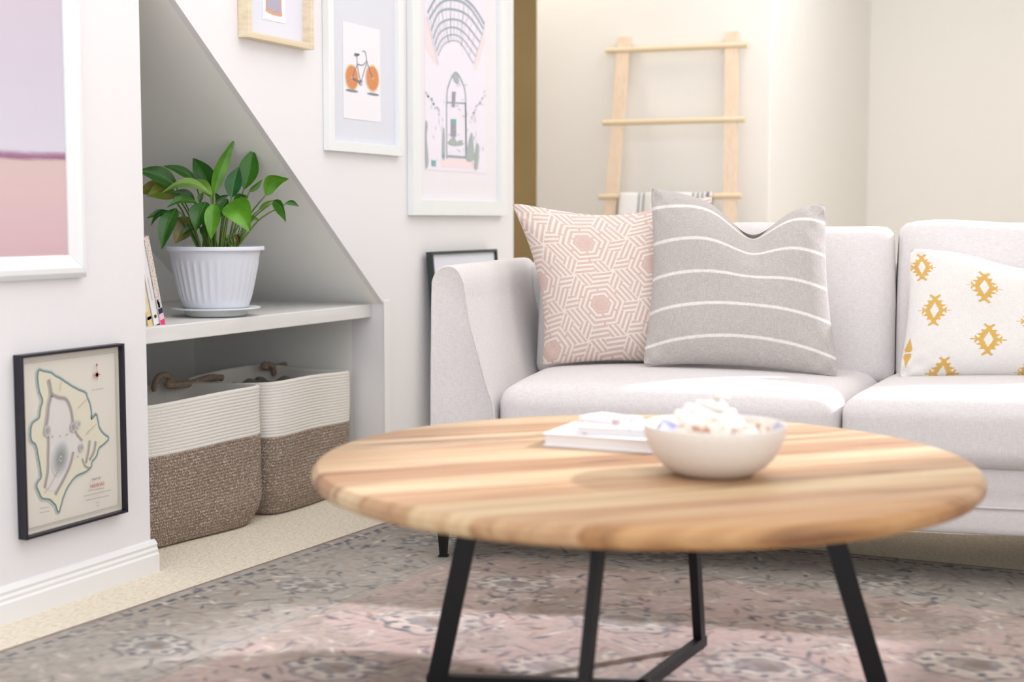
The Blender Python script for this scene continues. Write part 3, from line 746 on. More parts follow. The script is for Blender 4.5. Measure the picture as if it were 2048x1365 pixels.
# ============================================================ RUG
def rug():
    W_, H_ = 2.75, 2.60; g = .0052; nx, ny = int(W_/g), int(H_/g)
    s = (np.arange(nx)+.5)*g; t = (np.arange(ny)+.5)*g      # s from the left edge, t from the far edge
    Sx, Ty = np.meshgrid(s, t)
    c = lambda r_, g_, b_: np.array(lin(r_, g_, b_))
    img = np.zeros((ny, nx, 3)); base = c(180, 173, 164); rose = c(192, 168, 160); slate = c(84, 87, 100); cream = c(220, 214, 202); brown = c(140, 120, 104)
    n1 = noise2(ny, nx, 70, 1); n2 = noise2(ny, nx, 26, 2); n3 = noise2(ny, nx, 6, 3); n4 = noise2(ny, nx, 2.2, 4)
    e = np.minimum(Sx, Ty)
    def lerp(a, b, m_): return a+(b-a)*np.clip(m_, 0, 1)[..., None]
    img[:] = base
    field = np.clip((e-.40+.02*(n2-.5))/.03, 0, 1)
    img = lerp(img, np.broadcast_to(rose, img.shape), field*(.45+.55*n1))
    img = lerp(img, np.broadcast_to(brown, img.shape), np.clip((n2-.5)*3, 0, .5)*(.4+.6*field))
    r_ = np.random.RandomState(9)
    def blob(cx, cy, rx, ry, a, col, op, ringw=None):
        R_ = max(rx, ry)*1.3+.02; x0, x1 = int((cx-R_)/g), int((cx+R_)/g)+1; y0_, y1_ = int((cy-R_)/g), int((cy+R_)/g)+1
        x0, y0_ = max(0, x0), max(0, y0_); x1, y1_ = min(nx, x1), min(ny, y1_)
        if x1 <= x0 or y1_ <= y0_: return
        X = Sx[y0_:y1_, x0:x1]-cx; Y = Ty[y0_:y1_, x0:x1]-cy
        u = (X*math.cos(a)+Y*math.sin(a))/rx; v = (-X*math.sin(a)+Y*math.cos(a))/ry
        d = np.sqrt(u*u+v*v)*(1+.07*np.sin(np.arctan2(v, u)*8)+.05*np.sin(np.arctan2(v, u)*3+cx*40)); px = g/min(rx, ry)
        m_ = np.clip((1-d)/px+.5, 0, 1) if ringw is None else np.clip((ringw-np.abs(d-1)*min(rx, ry))/g+.5, 0, 1)
        m_ = m_*op*(.55+.6*n3[y0_:y1_, x0:x1])
        img[y0_:y1_, x0:x1] = lerp(img[y0_:y1_, x0:x1], np.broadcast_to(np.array(col), (y1_-y0_, x1-x0, 3)), m_)
    cols = [slate, slate, cream, brown, rose, c(150, 148, 150)]
    # scattered vine-like strokes and florets
    for k in range(8000):
        x, y = r_.rand()*W_, r_.rand()*H_; a = r_.choice([0, .6, -.6, 1.57, 1.0, -1.0])
        L_ = r_.uniform(.008, .026); blob(x, y, L_, r_.uniform(.003, .007), a+r_.uniform(-.3, .3), cols[r_.randint(6)], r_.uniform(.4, 1.0))
    # border medallion row and field medallions
    def med(x, y, q):
        blob(x, y, .105*q, .085*q, 0, cream, .35); blob(x, y, .105*q, .085*q, 0, slate, .55, .006)
        blob(x, y, .060*q, .042*q, 0, slate, .55); blob(x, y, .060*q, .046*q, 0, cream, .5, .005); blob(x+.01, y, .03*q, .016*q, .5, brown, .7)
        for j in range(10):
            t_ = j*math.pi/5; blob(x+.085*q*math.cos(t_), y+.06*q*math.sin(t_), .011, .008, t_, slate, .8)
    for j in range(11):
        (j % 2 == 0) and (med(.25, .33+j*.27, .75), med(.33+j*.27, .25, .75))
    for i in range(7):
        for j in range(7):
            med(.66+i*.36, .66+j*.36+(.18 if i % 2 else 0), 1.05 if (i+j) % 2 else .85)
    for d0, w_2, col, op in ((.105, .003, slate, .35), (.385, .005, slate, .3), (.402, .004, brown, .3)):
        m_ = np.clip((w_2-np.abs(e-d0))/g+.5, 0, 1)*op*(.3+.9*n3); img = lerp(img, np.broadcast_to(col, img.shape), m_)
    # dashes along the edge
    along = np.where(Sx < Ty, Ty, Sx); ds = (along % .046) < .028
    m_ = np.clip((.0065-np.abs(e-.048))/g+.5, 0, 1)*ds*.9; img = lerp(img, np.broadcast_to(c(92, 94, 108), img.shape), m_)
    m_ = np.clip((.0035-np.abs(e-.070))/g+.5, 0, 1)*((along+.02) % .046 < .018)*.6; img = lerp(img, np.broadcast_to(slate, img.shape), m_)
    # wear
    img = lerp(img, np.broadcast_to(c(190, 184, 176), img.shape), np.clip((n1*.5+n2*.5-.5)*1.9, 0, .42)*(.5+.5*n4))
    m_ = (e < .014); img[m_] = c(158, 140, 134)
    img *= (.90+.2*n4)[..., None]
    zz = .0085+.0012*(n4-.5); zz[e < .014] = .007; zz[:, -1] = .007
    x = -2.205+Sx+.064*(3.672-Ty)*-1+.064*1.0+.07; x = -2.012+Sx-.064*(Ty); y = 3.672-Ty+0*Sx
    V = np.stack([x, y, zz], -1).reshape(-1, 3)
    me = bpy.data.meshes.new('rug'); nv = len(V)
    i0 = (np.arange(ny-1)[:, None]*nx+np.arange(nx-1)[None]).ravel()
    Fq = np.stack([i0, i0+nx, i0+nx+1, i0+1], 1)
    # skirt down to the floor
    edge = np.concatenate([np.arange(nx), (np.arange(1, ny)*nx+nx-1), ((ny-1)*nx+np.arange(nx-2, -1, -1)), (np.arange(ny-2, 0, -1)*nx)])
    VS = V[edge].copy(); VS[:, 2] = .0008; ne = len(edge); V = np.concatenate([V, VS]); k = np.arange(ne); k2 = (k+1) % ne
    Fs = np.stack([edge[k], edge[k2], nv+k2, nv+k], 1); Fq = np.concatenate([Fq, Fs])
    me.vertices.add(len(V)); me.vertices.foreach_set('co', V.ravel().astype(np.float32))
    me.loops.add(Fq.size); me.loops.foreach_set('vertex_index', Fq.ravel().astype(np.int32))
    me.polygons.add(len(Fq)); me.polygons.foreach_set('loop_start', (np.arange(len(Fq))*4).astype(np.int32))
    me.update(calc_edges=True); me.validate()
    ca = me.color_attributes.new('pattern', 'FLOAT_COLOR', 'POINT')
    rgb = np.ones((len(V), 4), np.float32); rgb[:nv, :3] = img.reshape(-1, 3); rgb[nv:, :3] = c(150, 134, 130); ca.data.foreach_set('color', rgb.ravel())
    m = mat('faded_wool_rug', (1, 1, 1), .95, (900, .6, 'noise'), attr='pattern', var=(260, lin(128, 118, 112), .6, 1.1), spec=.1, sheen=.1)
    me.materials.append(m); o = bpy.data.objects.new('area_rug', me); COL.objects.link(o)
    tag(o, 'faded oriental style area rug in greige rose and slate under the coffee table', 'rug')
rug()

# ============================================================ SOFA
SA = math.radians(11.3); FT = on(887, 1113, 2, .009)
sofa = root('sofa', 'pale off-white linen sofa with slim black metal legs behind the coffee table', 'sofa', (FT[0], FT[1], .009), SA)
SL = 2.30; sm = M['sofa']
dz = -.009
ST = .458
# base rail
V, F = softbox(SL, .80, .165, .02, 16, lambda u, v, w_, p: (p.x, p.y+(.004 if v < -.9 and abs(w_) < .2 else 0), p.z))
V = [(x+SL/2+.01, y+.40-.03, z+.135+dz) for x, y, z in V]; mesh('base_rail', V, F, sm, sofa, True)
MB().tube([(.15, -.0315, .205+dz), (SL, -.0315, .205+dz)], .0035, 8).go('piping', sm, sofa, True)
# left arm : flared, slim, rounded top; cross-section in x,z swept along y
def arm(x_in, flip=1, x0=0):
    outer = [(-.014, .125), (-.016, .35), (-.015, .60), (-.012, .70)]
    inner = [(.150, .125), (.148, .38), (.128, .46), (.098, .58), (.080, .66)]
    topc = [(-.010, .722), (.000, .742), (.016, .754), (.034, .757), (.052, .750), (.068, .725), (.075, .695)]
    sec = smooth_pts(outer+topc+inner[::-1], 5)
    sec = [(x*flip+x0, z+dz) for x, z in sec]; n = len(sec); cx_ = sum(p[0] for p in sec)/n; cz_ = sum(p[1] for p in sec)/n
    V = []; F = []; ys = [(-.0525, .93), (-.0555, .978), (-.054, .992), (-.050, .999), (-.046, 1.0), (.1, 1.0), (.3, 1.0), (.5, 1.0), (.70, 1.0), (.78, .99), (.79, .97)]
    for y, s in ys:
        for x, z in sec:
            # inset measured in metres rather than by scale
            dx, dz_ = x-cx_, z-cz_; l = math.hypot(dx, dz_); ins = (1-s)*.12
            V.append((x-dx/l*ins*1.2, y, z-dz_/l*ins*1.2))
    m_ = len(ys)
    for j in range(m_-1):
        for i in range(n): F.append((j*n+i, j*n+(i+1) % n, (j+1)*n+(i+1) % n, (j+1)*n+i))
    F.append(tuple(range(n))[::-1]); F.append(tuple(range((m_-1)*n, m_*n)))
    o = mesh('armrest', V, F, sm, sofa, True); smooth_angle(o, 60)
    # piping round the front panel edge
    P = []
    for x, z in sec[2:-2]:
        dx, dz_ = x-cx_, z-cz_; l = math.hypot(dx, dz_); P.append((x-dx/l*.002, -.050, z-dz_/l*.002))
    MB().tube(P, .0028, 6).go('piping', sm, o, True)
arm(0); arm(0, -1, SL+.02)
# back frame
V, F = softbox(SL-.06, .13, .60, .035, 14, lambda u, v, w_, p: (p.x, p.y+.05*(w_+1)/2, p.z))
V = [(x+SL/2+.01, y+.72, z+.15+dz) for x, y, z in V]; mesh('back_frame', V, F, sm, sofa, True)
# seat cushions (planform trapezoids)
def seat(xa0, xb0, xa1, xb1, zt, zb_, yf, yb_):
    def fn(u, v, w_, p):
        x, y, z = p
        t = (v+1)/2; a = xa0+(xa1-xa0)*t; b = xb0+(xb1-xb0)*t
        X = a+(b-a)*(u+1)/2
        bulge = .022*(1-u*u)**.6*(1-min(1, abs(v))**4)
        Z = z+(bulge if w_ > 0 else 0)*max(0, w_)
        if w_ > 0: Z -= .030*max(0, abs(u)-.80)**1.0*5*.35
        Y = y-.014*(1-u*u)*(1 if v < 0 else 0)*max(0, -v)
        return (X, Y, Z)
    h = zt-zb_; V, F = softbox(2, yb_-yf, h, .045, 26, fn)
    V = [(x, y+(yb_+yf)/2, z+zb_+dz) for x, y, z in V]; return mesh('seat_cushion', V, F, sm, sofa, True)
def seatbox(xa, xb, xa1, xb1, zt, zb_, yf, yb_):
    W0 = xb-xa
    def fn(u, v, w_, p):
        x, y, z = p; t = (v+1)/2; sh_ = (xa+xb)/2*(1-t)+(xa1+xb1)/2*t; sc = ((xb-xa)*(1-t)+(xb1-xa1)*t)/W0
        bulge = .024*max(0, 1-u*u)**.7*max(0, 1-v**4)*max(0, w_)
        fx = -.012*max(0, 1-u*u)*max(0, -v)
        return (sh_+x*sc, y+fx, z+bulge)
    V, F = softbox(W0, yb_-yf, zt-zb_, .05, 26, fn)
    V = [(x, y+(yb_+yf)/2, z+zb_+dz) for x, y, z in V]; return mesh('seat_cushion', V, F, sm, sofa, True)
seatbox(.153, .977, .150, 1.115, ST, .293, -.055, .60)
seatbox(.981, SL-.13, 1.118, SL-.13, ST, .293, -.055, .60)
def backc(xa, xb, zt):
    Wc = xb-xa
    def fn(u, v, w_, p):
        x, y, z = p; bul = .035*max(0, 1-u*u)**.5*max(0, 1-w_**2)**.5*(-1 if v < 0 else .3)*abs(v)
        crn = .012*abs(u)**6*max(0, w_)
        return (x*(1-.012*max(0, w_)), y+bul+.10*(w_+1)/2, z-crn+.006*math.sin(u*7+xa)*max(0, w_))
    V, F = softbox(Wc, .19, zt-.43, .034, 22, fn)
    V = [(x+(xa+xb)/2, y+.545, z+.43+dz) for x, y, z in V]; return mesh('back_cushion', V, F, sm, sofa, True)
backc(.135, 1.122, .858); backc(1.1235, 2.16, .868)
# legs
for x, y in ((0.0, 0.0), (0.0, .70), (SL-.02, 0), (SL-.02, .70)):
    V = []; a, b = .008, .021
    MB().add([(x-a, y-a, .0), (x+a, y-a, .0), (x+a, y+a, .0), (x-a, y+a, .0), (x-.016, y-b, .14), (x+.016, y-b, .14), (x+.016, y+b, .14), (x-.016, y+b, .14)],
             [(0, 3, 2, 1), (4, 5, 6, 7), (0, 1, 5, 4), (1, 2, 6, 5), (2, 3, 7, 6), (3, 0, 4, 7)]).box((x-.011, y-.011, -.0006), (x+.011, y+.011, .004)).go('leg', M['black_metal'], sofa)

# ============================================================ PILLOWS
def hexpat(x, y, s=.202, ang=.14):
    """fretwork of nested hexagons; x,y in metres -> 0..1 line mask"""
    X = x*math.cos(ang)+y*math.sin(ang); Y = -x*math.sin(ang)+y*math.cos(ang)
    # nearest centre of the triangular lattice
    best = None
    for ox, oy in ((0, 0), (s*math.sqrt(3)/2, s/2)):
        px = np.round((X-ox)/(s*math.sqrt(3)))*s*math.sqrt(3)+ox; py = np.round((Y-oy)/s)*s+oy
        d = (X-px)**2+(Y-py)**2
        if best is None: best = d; bx, by = px, py
        else:
            m_ = d < best; best = np.where(m_, d, best); bx = np.where(m_, px, bx); by = np.where(m_, py, by)
    dx, dy = X-bx, Y-by; ds = []
    for k in range(6):
        a = k*math.pi/3+math.pi/6; ds.append(dx*math.cos(a)+dy*math.sin(a))
    D = np.stack(ds); sec = D.argmax(0); h = D.max(0)
    nxt = np.take_along_axis(D, ((sec+1) % 6)[None], 0)[0]; prv = np.take_along_axis(D, ((sec-1) % 6)[None], 0)[0]
    p = .0138; lw = .0031
    def ln(v, o=0): return np.abs(((v-o)/p+.5) % 1-.5)*p
    m1 = ln(h, .3*p); band = h > .065
    # outer band: groups of lines switch direction, which gives the fret
    alt = ln(prv-nxt*.0, .1*p)
    sw = band & (nxt > prv+.012)
    v = np.where(sw, alt, m1)
    line = np.clip((lw-v)/.0016+.5, 0, 1)
    line = np.where(h < .0205, 0, line)
    brk = (~band) & (np.abs(nxt-prv) < .0055) & ((sec % 2) == ((h/p).astype(int) % 2)); line = np.where(brk, 0, line)
    return line
def pillow(name, label, ul, z0, w_, h, T, v, lean, paint, ears=.06, dent=None, rz=0, n=150, m_=None, tilt=0, group=None, warp=None, nx_=None, earx=None, corners=((0, 0),)*4, dexp=3.2):
    """square cushion standing on the seat; local x along the sofa, -y to the room, z up. Centre bottom at sofa (ul, v, z0)"""
    r = bpy.data.objects.new(name, None)
    nx = nx_ or n; U = np.linspace(-1, 1, nx); Vv = np.linspace(-1, 1, n); u, vv = np.meshgrid(U, Vv)
    blunt = 1-.03*(np.abs(u*vv))**14; eu = blunt-(earx or ears)*(1-vv**2)**1.0; ev = blunt-ears*(1-u**2)
    x = u*w_/2*eu; z = vv*h/2*ev
    for (cu, cv), (dx_, dz_) in zip(((-1, 1), (1, 1), (-1, -1), (1, -1)), corners):
        k = ((1+cu*u)/2)**1.6*((1+cv*vv)/2)**1.6; x = x+dx_*k; z = z+dz_*k
    th = T*np.clip((1-u**4)*(1-vv**4), 0, 1)**.62*(1-.18*(u**2+vv**2))
    th *= .5
    # gentle lumps and corner gathers
    lump = .004*np.sin(u*5+ul*9)*np.cos(vv*4+1)*(1-u**8)*(1-vv**8)
    cor = np.abs(u)**3*np.abs(vv)**3; gather = .0035*np.sin((u-vv)*26)*cor+.003*np.sin((u+vv)*24)*cor
    dn = np.zeros_like(u)
    if dent is not None:
        uc, dep, wid = dent; k = np.exp(-((u-uc)/wid)**2)*((vv+1)/2)**dexp
        z = z-dep*k; dn = k
    if warp is not None: x, z = warp(u, vv, x, z)
    yf = -(th*(1-.35*dn)+lump+gather)+.004*dn; yb = th*.8-gather
    if dent is not None: yf += (.030 if dent[1] > .05 else 0)*np.exp(-((u-dent[0])/(dent[2]*.35))**2)*np.clip((vv-.25)/.75, 0, 1)
    ed = np.minimum(1-np.abs(u), 1-np.abs(vv)) < 1e-6
    yf = np.where(ed, -.0012, yf); yb = np.where(ed, .0012, yb)
    P = np.concatenate([np.stack([x, yf, z+h/2], -1).reshape(-1, 3), np.stack([x, yb, z+h/2], -1).reshape(-1, 3)])
    N1 = n*nx; i0 = (np.arange(n-1)[:, None]*nx+np.arange(nx-1)[None]).ravel(); Ff = np.stack([i0, i0+1, i0+nx+1, i0+nx], 1)
    edge = np.concatenate([np.arange(nx), np.arange(1, n)*nx+nx-1, (n-1)*nx+np.arange(nx-2, -1, -1), np.arange(n-2, 0, -1)*nx]); e2 = np.roll(edge, -1)
    Fs = np.stack([edge+N1, e2+N1, e2, edge], 1)
    Fq = np.concatenate([Ff, Ff[:, ::-1]+N1, Fs])
    me = bpy.data.meshes.new(name); me.vertices.add(len(P)); me.vertices.foreach_set('co', P.ravel().astype(np.float32))
    me.loops.add(Fq.size); me.loops.foreach_set('vertex_index', Fq.ravel().astype(np.int32)); me.polygons.add(len(Fq)); me.polygons.foreach_set('loop_start', (np.arange(len(Fq))*4).astype(np.int32))
    me.update(calc_edges=True); me.polygons.foreach_set('use_smooth', [True]*len(me.polygons))
    col = np.ones((len(P), 4), np.float32); cc = paint(u, vv, w_, h); col[:N1, :3] = cc.reshape(-1, 3); col[N1:, :3] = cc.reshape(-1, 3)
    ca = me.color_attributes.new('pattern', 'FLOAT_COLOR', 'POINT'); ca.data.foreach_set('color', col.ravel())
    me.materials.append(m_); o = bpy.data.objects.new(name, me); COL.objects.link(o); tag(o, label, 'pillow', group)
    loc = Vector((FT[0], FT[1], 0))+Vector((math.cos(SA)*ul-math.sin(SA)*v, math.sin(SA)*ul+math.cos(SA)*v, z0))
    o.matrix_world = Matrix.Translation(loc) @ Matrix.Rotation(SA+rz, 4, 'Z') @ Matrix.Rotation(-lean, 4, 'X') @ Matrix.Rotation(tilt, 4, 'Y')
    bpy.data.objects.remove(r); return o
c3 = lambda r_, g_, b_: np.array(lin(r_, g_, b_))
def p_pink(u, v, w_, h):
    l = hexpat(u*w_/2+.088, v*h/2-.125); a, b = c3(214, 188, 180), c3(233, 226, 217)
    return a+(b-a)*l[..., None]
def p_grey(u, v, w_, h):
    l = np.zeros_like(u)
    for s in (-.72, -.33, .05, .44, .83): l = np.maximum(l, np.clip((.0042-np.abs((v-s)*h/2+.030*u*u-.012))/.0022+.5, 0, 1))
    hh = np.random.RandomState(1).rand(*u.shape); a, b = c3(195, 189, 186), c3(238, 234, 229)
    return (a*(.93+.14*hh[..., None]))*(1-l[..., None])+b*l[..., None]
def in_poly(x, y, P):
    ins = np.zeros(x.shape, bool); n = len(P)
    for i in range(n):
        x0, y0_ = P[i]; x1, y1_ = P[(i+1) % n]
        if y0_ == y1_: continue
        c = ((y0_ > y) != (y1_ > y)) & (x < (x1-x0)*(y-y0_)/(y1_-y0_)+x0); ins ^= c
    return ins
def motif(x, y):
    """stepped kilim diamond with a hollow centre, about 1 unit tall"""
    ax, ay = np.abs(x), np.abs(y)
    body = in_poly(ax, ay, [(-.01, .0), (.30, .0), (.22, .10), (.34, .16), (.17, .20), (.22, .30), (.09, .30), (.07, .36), (.17, .46), (.12, .50), (.03, .44), (-.01, .42)])
    hole = (ax/.13+ay/.24) < 1
    spur = (ax > .25) & (ax < .48) & (ay < .014)
    tri = in_poly(ax, ay, [(.24, .0), (.36, .13), (.36, .04), (.30, .0)])
    return (body & ~hole) | spur | tri
def p_gold(u, v, w_, h):
    X = u*w_/2; Y = v*h/2; m_ = np.zeros(u.shape, bool)
    for (mx, my, s) in GOLD: m_ |= motif((X-mx)/s/1.0, (Y-my)/s)
    for (mx, my, s) in ARROW:
        x, y = (X-mx)/s, (Y-my)/s; m_ |= (np.abs(x) < .12*(1-np.abs(np.abs(y)-.12)/.38)) & (np.abs(y) > .02) & (np.abs(y) < .5)
    a, b = c3(230, 227, 224), c3(212, 172, 96)
    return np.where(m_[..., None], b, a)
PW = weave_mat('cotton_print', (1, 1, 1), 1100, .2, attr='pattern', dark=.93)
PG = weave_mat('grey_wool_blend', (1, 1, 1), 1000, .45, attr='pattern', dark=.82)
pillow('throw_pillow', 'blush pink pillow with cream hexagonal fretwork in the left corner of the sofa', .395, .466, .50, .475, .16, .375, math.radians(11), p_pink, .09, earx=.13, m_=PW, n=340, rz=.06, dent=(-.05, .030, .75), dexp=2, corners=((-.072, -.006), (-.004, .012), (.03, 0), (.02, 0)))
pillow('throw_pillow', 'grey pillow with thin cream stripes and a chopped top, in front of the pink one', .722, .474, .49, .462, .15, .275, math.radians(12), p_grey, .07, dent=(.16, .085, .36), m_=PG, n=260, corners=((-.006, .034), (-.03, -.012), (-.01, .01), (.012, -.008)))
GW, GH = .60, .345; GC = 1.447
def gp(px, py):
    """photo point -> pillow face coordinates of the lumbar pillow"""
    d = ray(px, py); nn = np.array([-math.sin(SA), math.cos(SA), 0]); t = (.33+nn[:2] @ np.array(FT[:2]))/(nn @ d); P = _C+d*t
    return ((P[0]-FT[0])*math.cos(SA)+(P[1]-FT[1])*math.sin(SA)-GC, P[2]-.462-GH/2)
GOLD = [(*gp(*q), s) for q, s in (((1843, 532), .076), ((1968, 568), .092), ((1868, 624), .085), ((1978, 684), .090), ((1895, 752), .084), ((2068, 640), .088), ((2060, 752), .066), ((1980, 520), .0))if s] + [(.2, .02, .066), (.2, -.1, .066), (.12, .09, .066)]
ARROW = [(*gp(1824, 708), .078)]
def gwarp(u, v, x, z):
    return x, z-.05*np.exp(-((u-.05)/.5)**2)*((v+1)/2)**1.5
pillow('throw_pillow', 'white lumbar pillow with mustard kilim diamonds at the right edge', GC, .462, GW, GH, .13, .33, math.radians(14), p_gold, .03, m_=PW, n=190, nx_=330, warp=gwarp, corners=((.0, .0), (0, 0), (-.022, 0), (0, 0)))

# ============================================================ COFFEE TABLE
TC = Vector((-.84, 2.36, 0)); TR = .580; TZ = .45; TT = .034
ct = root('coffee_table', 'round ash wood coffee table on crossed black steel legs in the foreground', 'coffee table', (TC.x, TC.y, .009))
ba = math.radians(45)                        # board direction
bdir = Vector((math.sin(ba), math.cos(ba), 0)); bs = Vector((bdir.y, -bdir.x, 0))
PR = [(.0, TZ-TT*.55), (.0008, TZ-TT*.35), (.004, TZ-.007), (.009, TZ-.002), (.016, TZ)]
PRb = [(.0, TZ-TT*.55), (.002, TZ-TT*.78), (.007, TZ-TT*.95), (.014, TZ-TT)]
nb = 11; cols = [(220, 190, 152), (200, 162, 124), (226, 200, 164), (210, 176, 138), (222, 192, 154), (194, 154, 118), (226, 198, 160), (206, 168, 130), (224, 196, 156), (210, 172, 132), (204, 158, 108)]
edges = [-TR]+sorted([-TR+2*TR*(k+.5*random.uniform(-.3, .3))/nb for k in range(1, nb)])+[TR]
for k in range(nb):
    a, b = edges[k]+.0001, edges[k+1]-.0001; V = []; F = []; ns = 9
    chain = [(ins, z, 1) for ins, z in PRb[::-1]]+[(ins, z, 1) for ins, z in PR[1:]]
    loops = []
    for i in range(ns):
        s_ = a+(b-a)*i/(ns-1); row = []
        for sg, ch in ((-1, chain), (1, chain[::-1])):
            for ins, z, _ in ch:
                rr = TR-ins; sv = max(-rr, min(rr, s_)); l = math.sqrt(max(0, rr*rr-sv*sv))
                p = bdir*(sg*l)+bs*sv; row.append((p.x, p.y, z-.009))
        loops.append(row)
    n = len(loops[0])
    for row in loops: V += row
    for i in range(ns-1):
        for j in range(n): F.append((i*n+j, (i+1)*n+j, (i+1)*n+(j+1) % n, i*n+(j+1) % n))
    F.append(tuple(range(n))[::-1]); F.append(tuple(range((ns-1)*n, ns*n)))
    # turn into board-local axes so the grain follows the board
    Rm = Matrix.Rotation(-math.atan2(bdir.y, bdir.x), 3, 'Z'); V = [Rm @ Vector(v) for v in V]
    o = mesh('plank', V, F, M['ash'], ct, False); o.rotation_euler = (0, 0, math.atan2(bdir.y, bdir.x)); smooth_angle(o, 25)
    o.color = (*lin(*cols[k % len(cols)], k=.80), 1)
# base: two trapezoid frames crossing on the floor
def fp(px, py): p = on(px, py, 2, .009); return Vector((p[0], p[1], 0))
def bar(name, a, b, wdir, wd, tdir, th):
    V = [p+wdir*(i*wd/2)+tdir*(j*th/2) for p in (a, b) for i, j in ((-1, -1), (1, -1), (1, 1), (-1, 1))]
    return mesh(name, V, [(0, 1, 2, 3), (7, 6, 5, 4), (0, 4, 5, 1), (1, 5, 6, 2), (2, 6, 7, 3), (3, 7, 4, 0)], M['black_metal'], ct)
feet = [(fp(872, 1372), fp(1765, 1402)), (fp(1400, 1296), fp(1158, 1480))]
for (A, B_), spl, wdt in zip(feet, ((.085, .125), (.075, .10)), (.036, .024)):
    A = A-TC; B_ = B_-TC; A.z = B_.z = 0; ax = (B_-A).normalized(); nn = Vector((-ax.y, ax.x, 0)); ctr = (A+B_)/2; L_ = (B_-A).length
    zt = TZ-TT-.009
    for P_, sg, k_ in ((A, 1, 0), (B_, -1, 1)):
        top = P_+ax*sg*spl[k_]; top.z = zt
        d = (top-P_).normalized(); bar('leg', P_+Vector((0, 0, .0)), top, d.cross(nn), wdt, nn, .018)
    bar('floor_bar', A-ax*.017+Vector((0, 0, .011)), B_+ax*.017+Vector((0, 0, .011)), Vector((0, 0, 1)), .020, nn, .0182)
    bar('top_bar', A+ax*(spl[0]-.015)+Vector((0, 0, zt-.006)), B_-ax*(spl[1]-.015)+Vector((0, 0, zt-.006)), Vector((0, 0, 1)), .010, nn, .036)

# bowl and shells
def tp(px, py, z=TZ): p = on(px, py, 2, z); return Vector((p[0], p[1], z))
BC = tp(1428, 948)
bowl = root('bowl', 'cream stoneware bowl with blue brushed patches inside, holding shells on the coffee table', 'bowl', BC)
br = .118
MB().lathe([(.042, .0005), (.056, .0008), (.066, .004), (.084, .0145), (.099, .030), (.109, .048), (.1155, .066), (br, .082), (br-.001, .0845), (br-.0045, .084), (.1085, .066), (.097, .046), (.080, .026), (.058, .012), (.02, .009)], 72).go('bowl_body', mat('speckled_cream_glaze', lin(226, 218, 210), .4, var=(300, lin(206, 196, 186), .62, .7)), bowl, True)
# blue brushed patches glazed on the inside of the rim
blue = mat('blue_glaze', lin(150, 158, 214), .4, var=(40, lin(206, 208, 230), .4, .65))
for a0, a1, z0_, z1_ in ((2.3, 2.9, .045, .078), (.25, .75, .058, .080), (4.3, 4.9, .045, .07)):
    V = []; F = []
    for i in range(9):
        a = a0+(a1-a0)*i/8
        for j in range(5):
            z = z0_+(z1_-z0_)*j/4+.004*math.sin(i*1.3); rr = np.interp(z, [.026, .046, .066, .084], [.080, .097, .1085, br-.0045])-.0006
            V.append((rr*math.cos(a), rr*math.sin(a), z))
    for i in range(8):
        for j in range(4): F.append((i*5+j, i*5+j+1, (i+1)*5+j+1, (i+1)*5+j))
    mesh('blue_patch', V, F, blue, bowl, True)
shw = mat('white_shell', lin(238, 232, 226), .45, (90, .3, 'noise')); shb = mat('brown_flecked_shell', lin(228, 214, 200), .45, var=(60, lin(176, 132, 104), .5, .62))
def spiral_shell(label, loc, rot, L_, m_):
    """turreted shell: whorls that shrink along a coiled axis"""
    V = []; F = []; n = 10; T_ = 64
    for i in range(T_+1):
        t = i/T_; a = t*2*math.pi*5; k = (1-t)**1.1; R_ = L_*.20*k; tr = L_*.19*k+.0008; x = L_*t*.9
        c = Vector((x, R_*math.cos(a), R_*math.sin(a))); rad = Vector((0, math.cos(a), math.sin(a)))
        for j in range(n):
            b = 2*math.pi*j/n; V.append(c+rad*(tr*math.cos(b))+Vector((tr*math.sin(b)*.8, 0, 0)))
    for i in range(T_):
        for j in range(n): F.append((i*n+j, i*n+(j+1) % n, (i+1)*n+(j+1) % n, (i+1)*n+j))
    F.append(tuple(range(n))[::-1]); F.append(tuple(range(T_*n, T_*n+n)))
    o = mesh('seashell', V, F, m_, None, True); o.location = loc; o.rotation_euler = rot; return tag(o, label, 'shell', 'shells heaped in the bowl')
def scallop(label, loc, rot, R_, m_):
    V = []; F = []; na, nr = 41, 8
    for s_ in (0, 1):
        for i in range(na):
            a = -1.15+2.3*i/(na-1)
            for j in range(nr+1):
                q = j/nr; rr = R_*q*(1+.03*math.cos(a*22)); h = .32*R_*math.sin(math.pi*min(1, q*.62+.12))*(1-.35*a*a)+.02*R_*math.cos(a*22)*q
                V.append((rr*math.sin(a), rr*math.cos(a), h-s_*.0025))
    m2 = nr+1; off = na*m2
    for i in range(na-1):
        for j in range(nr):
            a = i*m2+j; F.append((a, a+m2, a+m2+1, a+1)); F.append((off+a, off+a+1, off+a+m2+1, off+a+m2))
    for i in range(na-1): F.append((i*m2+nr, (i+1)*m2+nr, off+(i+1)*m2+nr, off+i*m2+nr))
    o = mesh('seashell', V, F, m_, None, True); o.location = loc; o.rotation_euler = rot; return tag(o, label, 'shell', 'shells heaped in the bowl')
Bz = TZ
spiral_shell('white turret shell pointing up at the peak of the heap in the bowl', BC+Vector((-.022, -.012, .068)), (0, -1.0, .6), .115, shw)
spiral_shell('brown flecked turret shell lying at the front right of the bowl', BC+Vector((.072, .012, .052)), (.3, -.25, 3.6), .10, shb)
spiral_shell('brown flecked turret shell leaning to the left rim of the bowl', BC+Vector((-.01, -.03, .050)), (0, -.5, 2.5), .095, shb)
spiral_shell('white turret shell lying at the right rim of the bowl', BC+Vector((.02, .04, .056)), (.5, -.35, .5), .07, shw)
scallop('white scallop shell standing at the back of the bowl', BC+Vector((-.03, .045, .040)), (1.0, .1, .2), .075, shw)
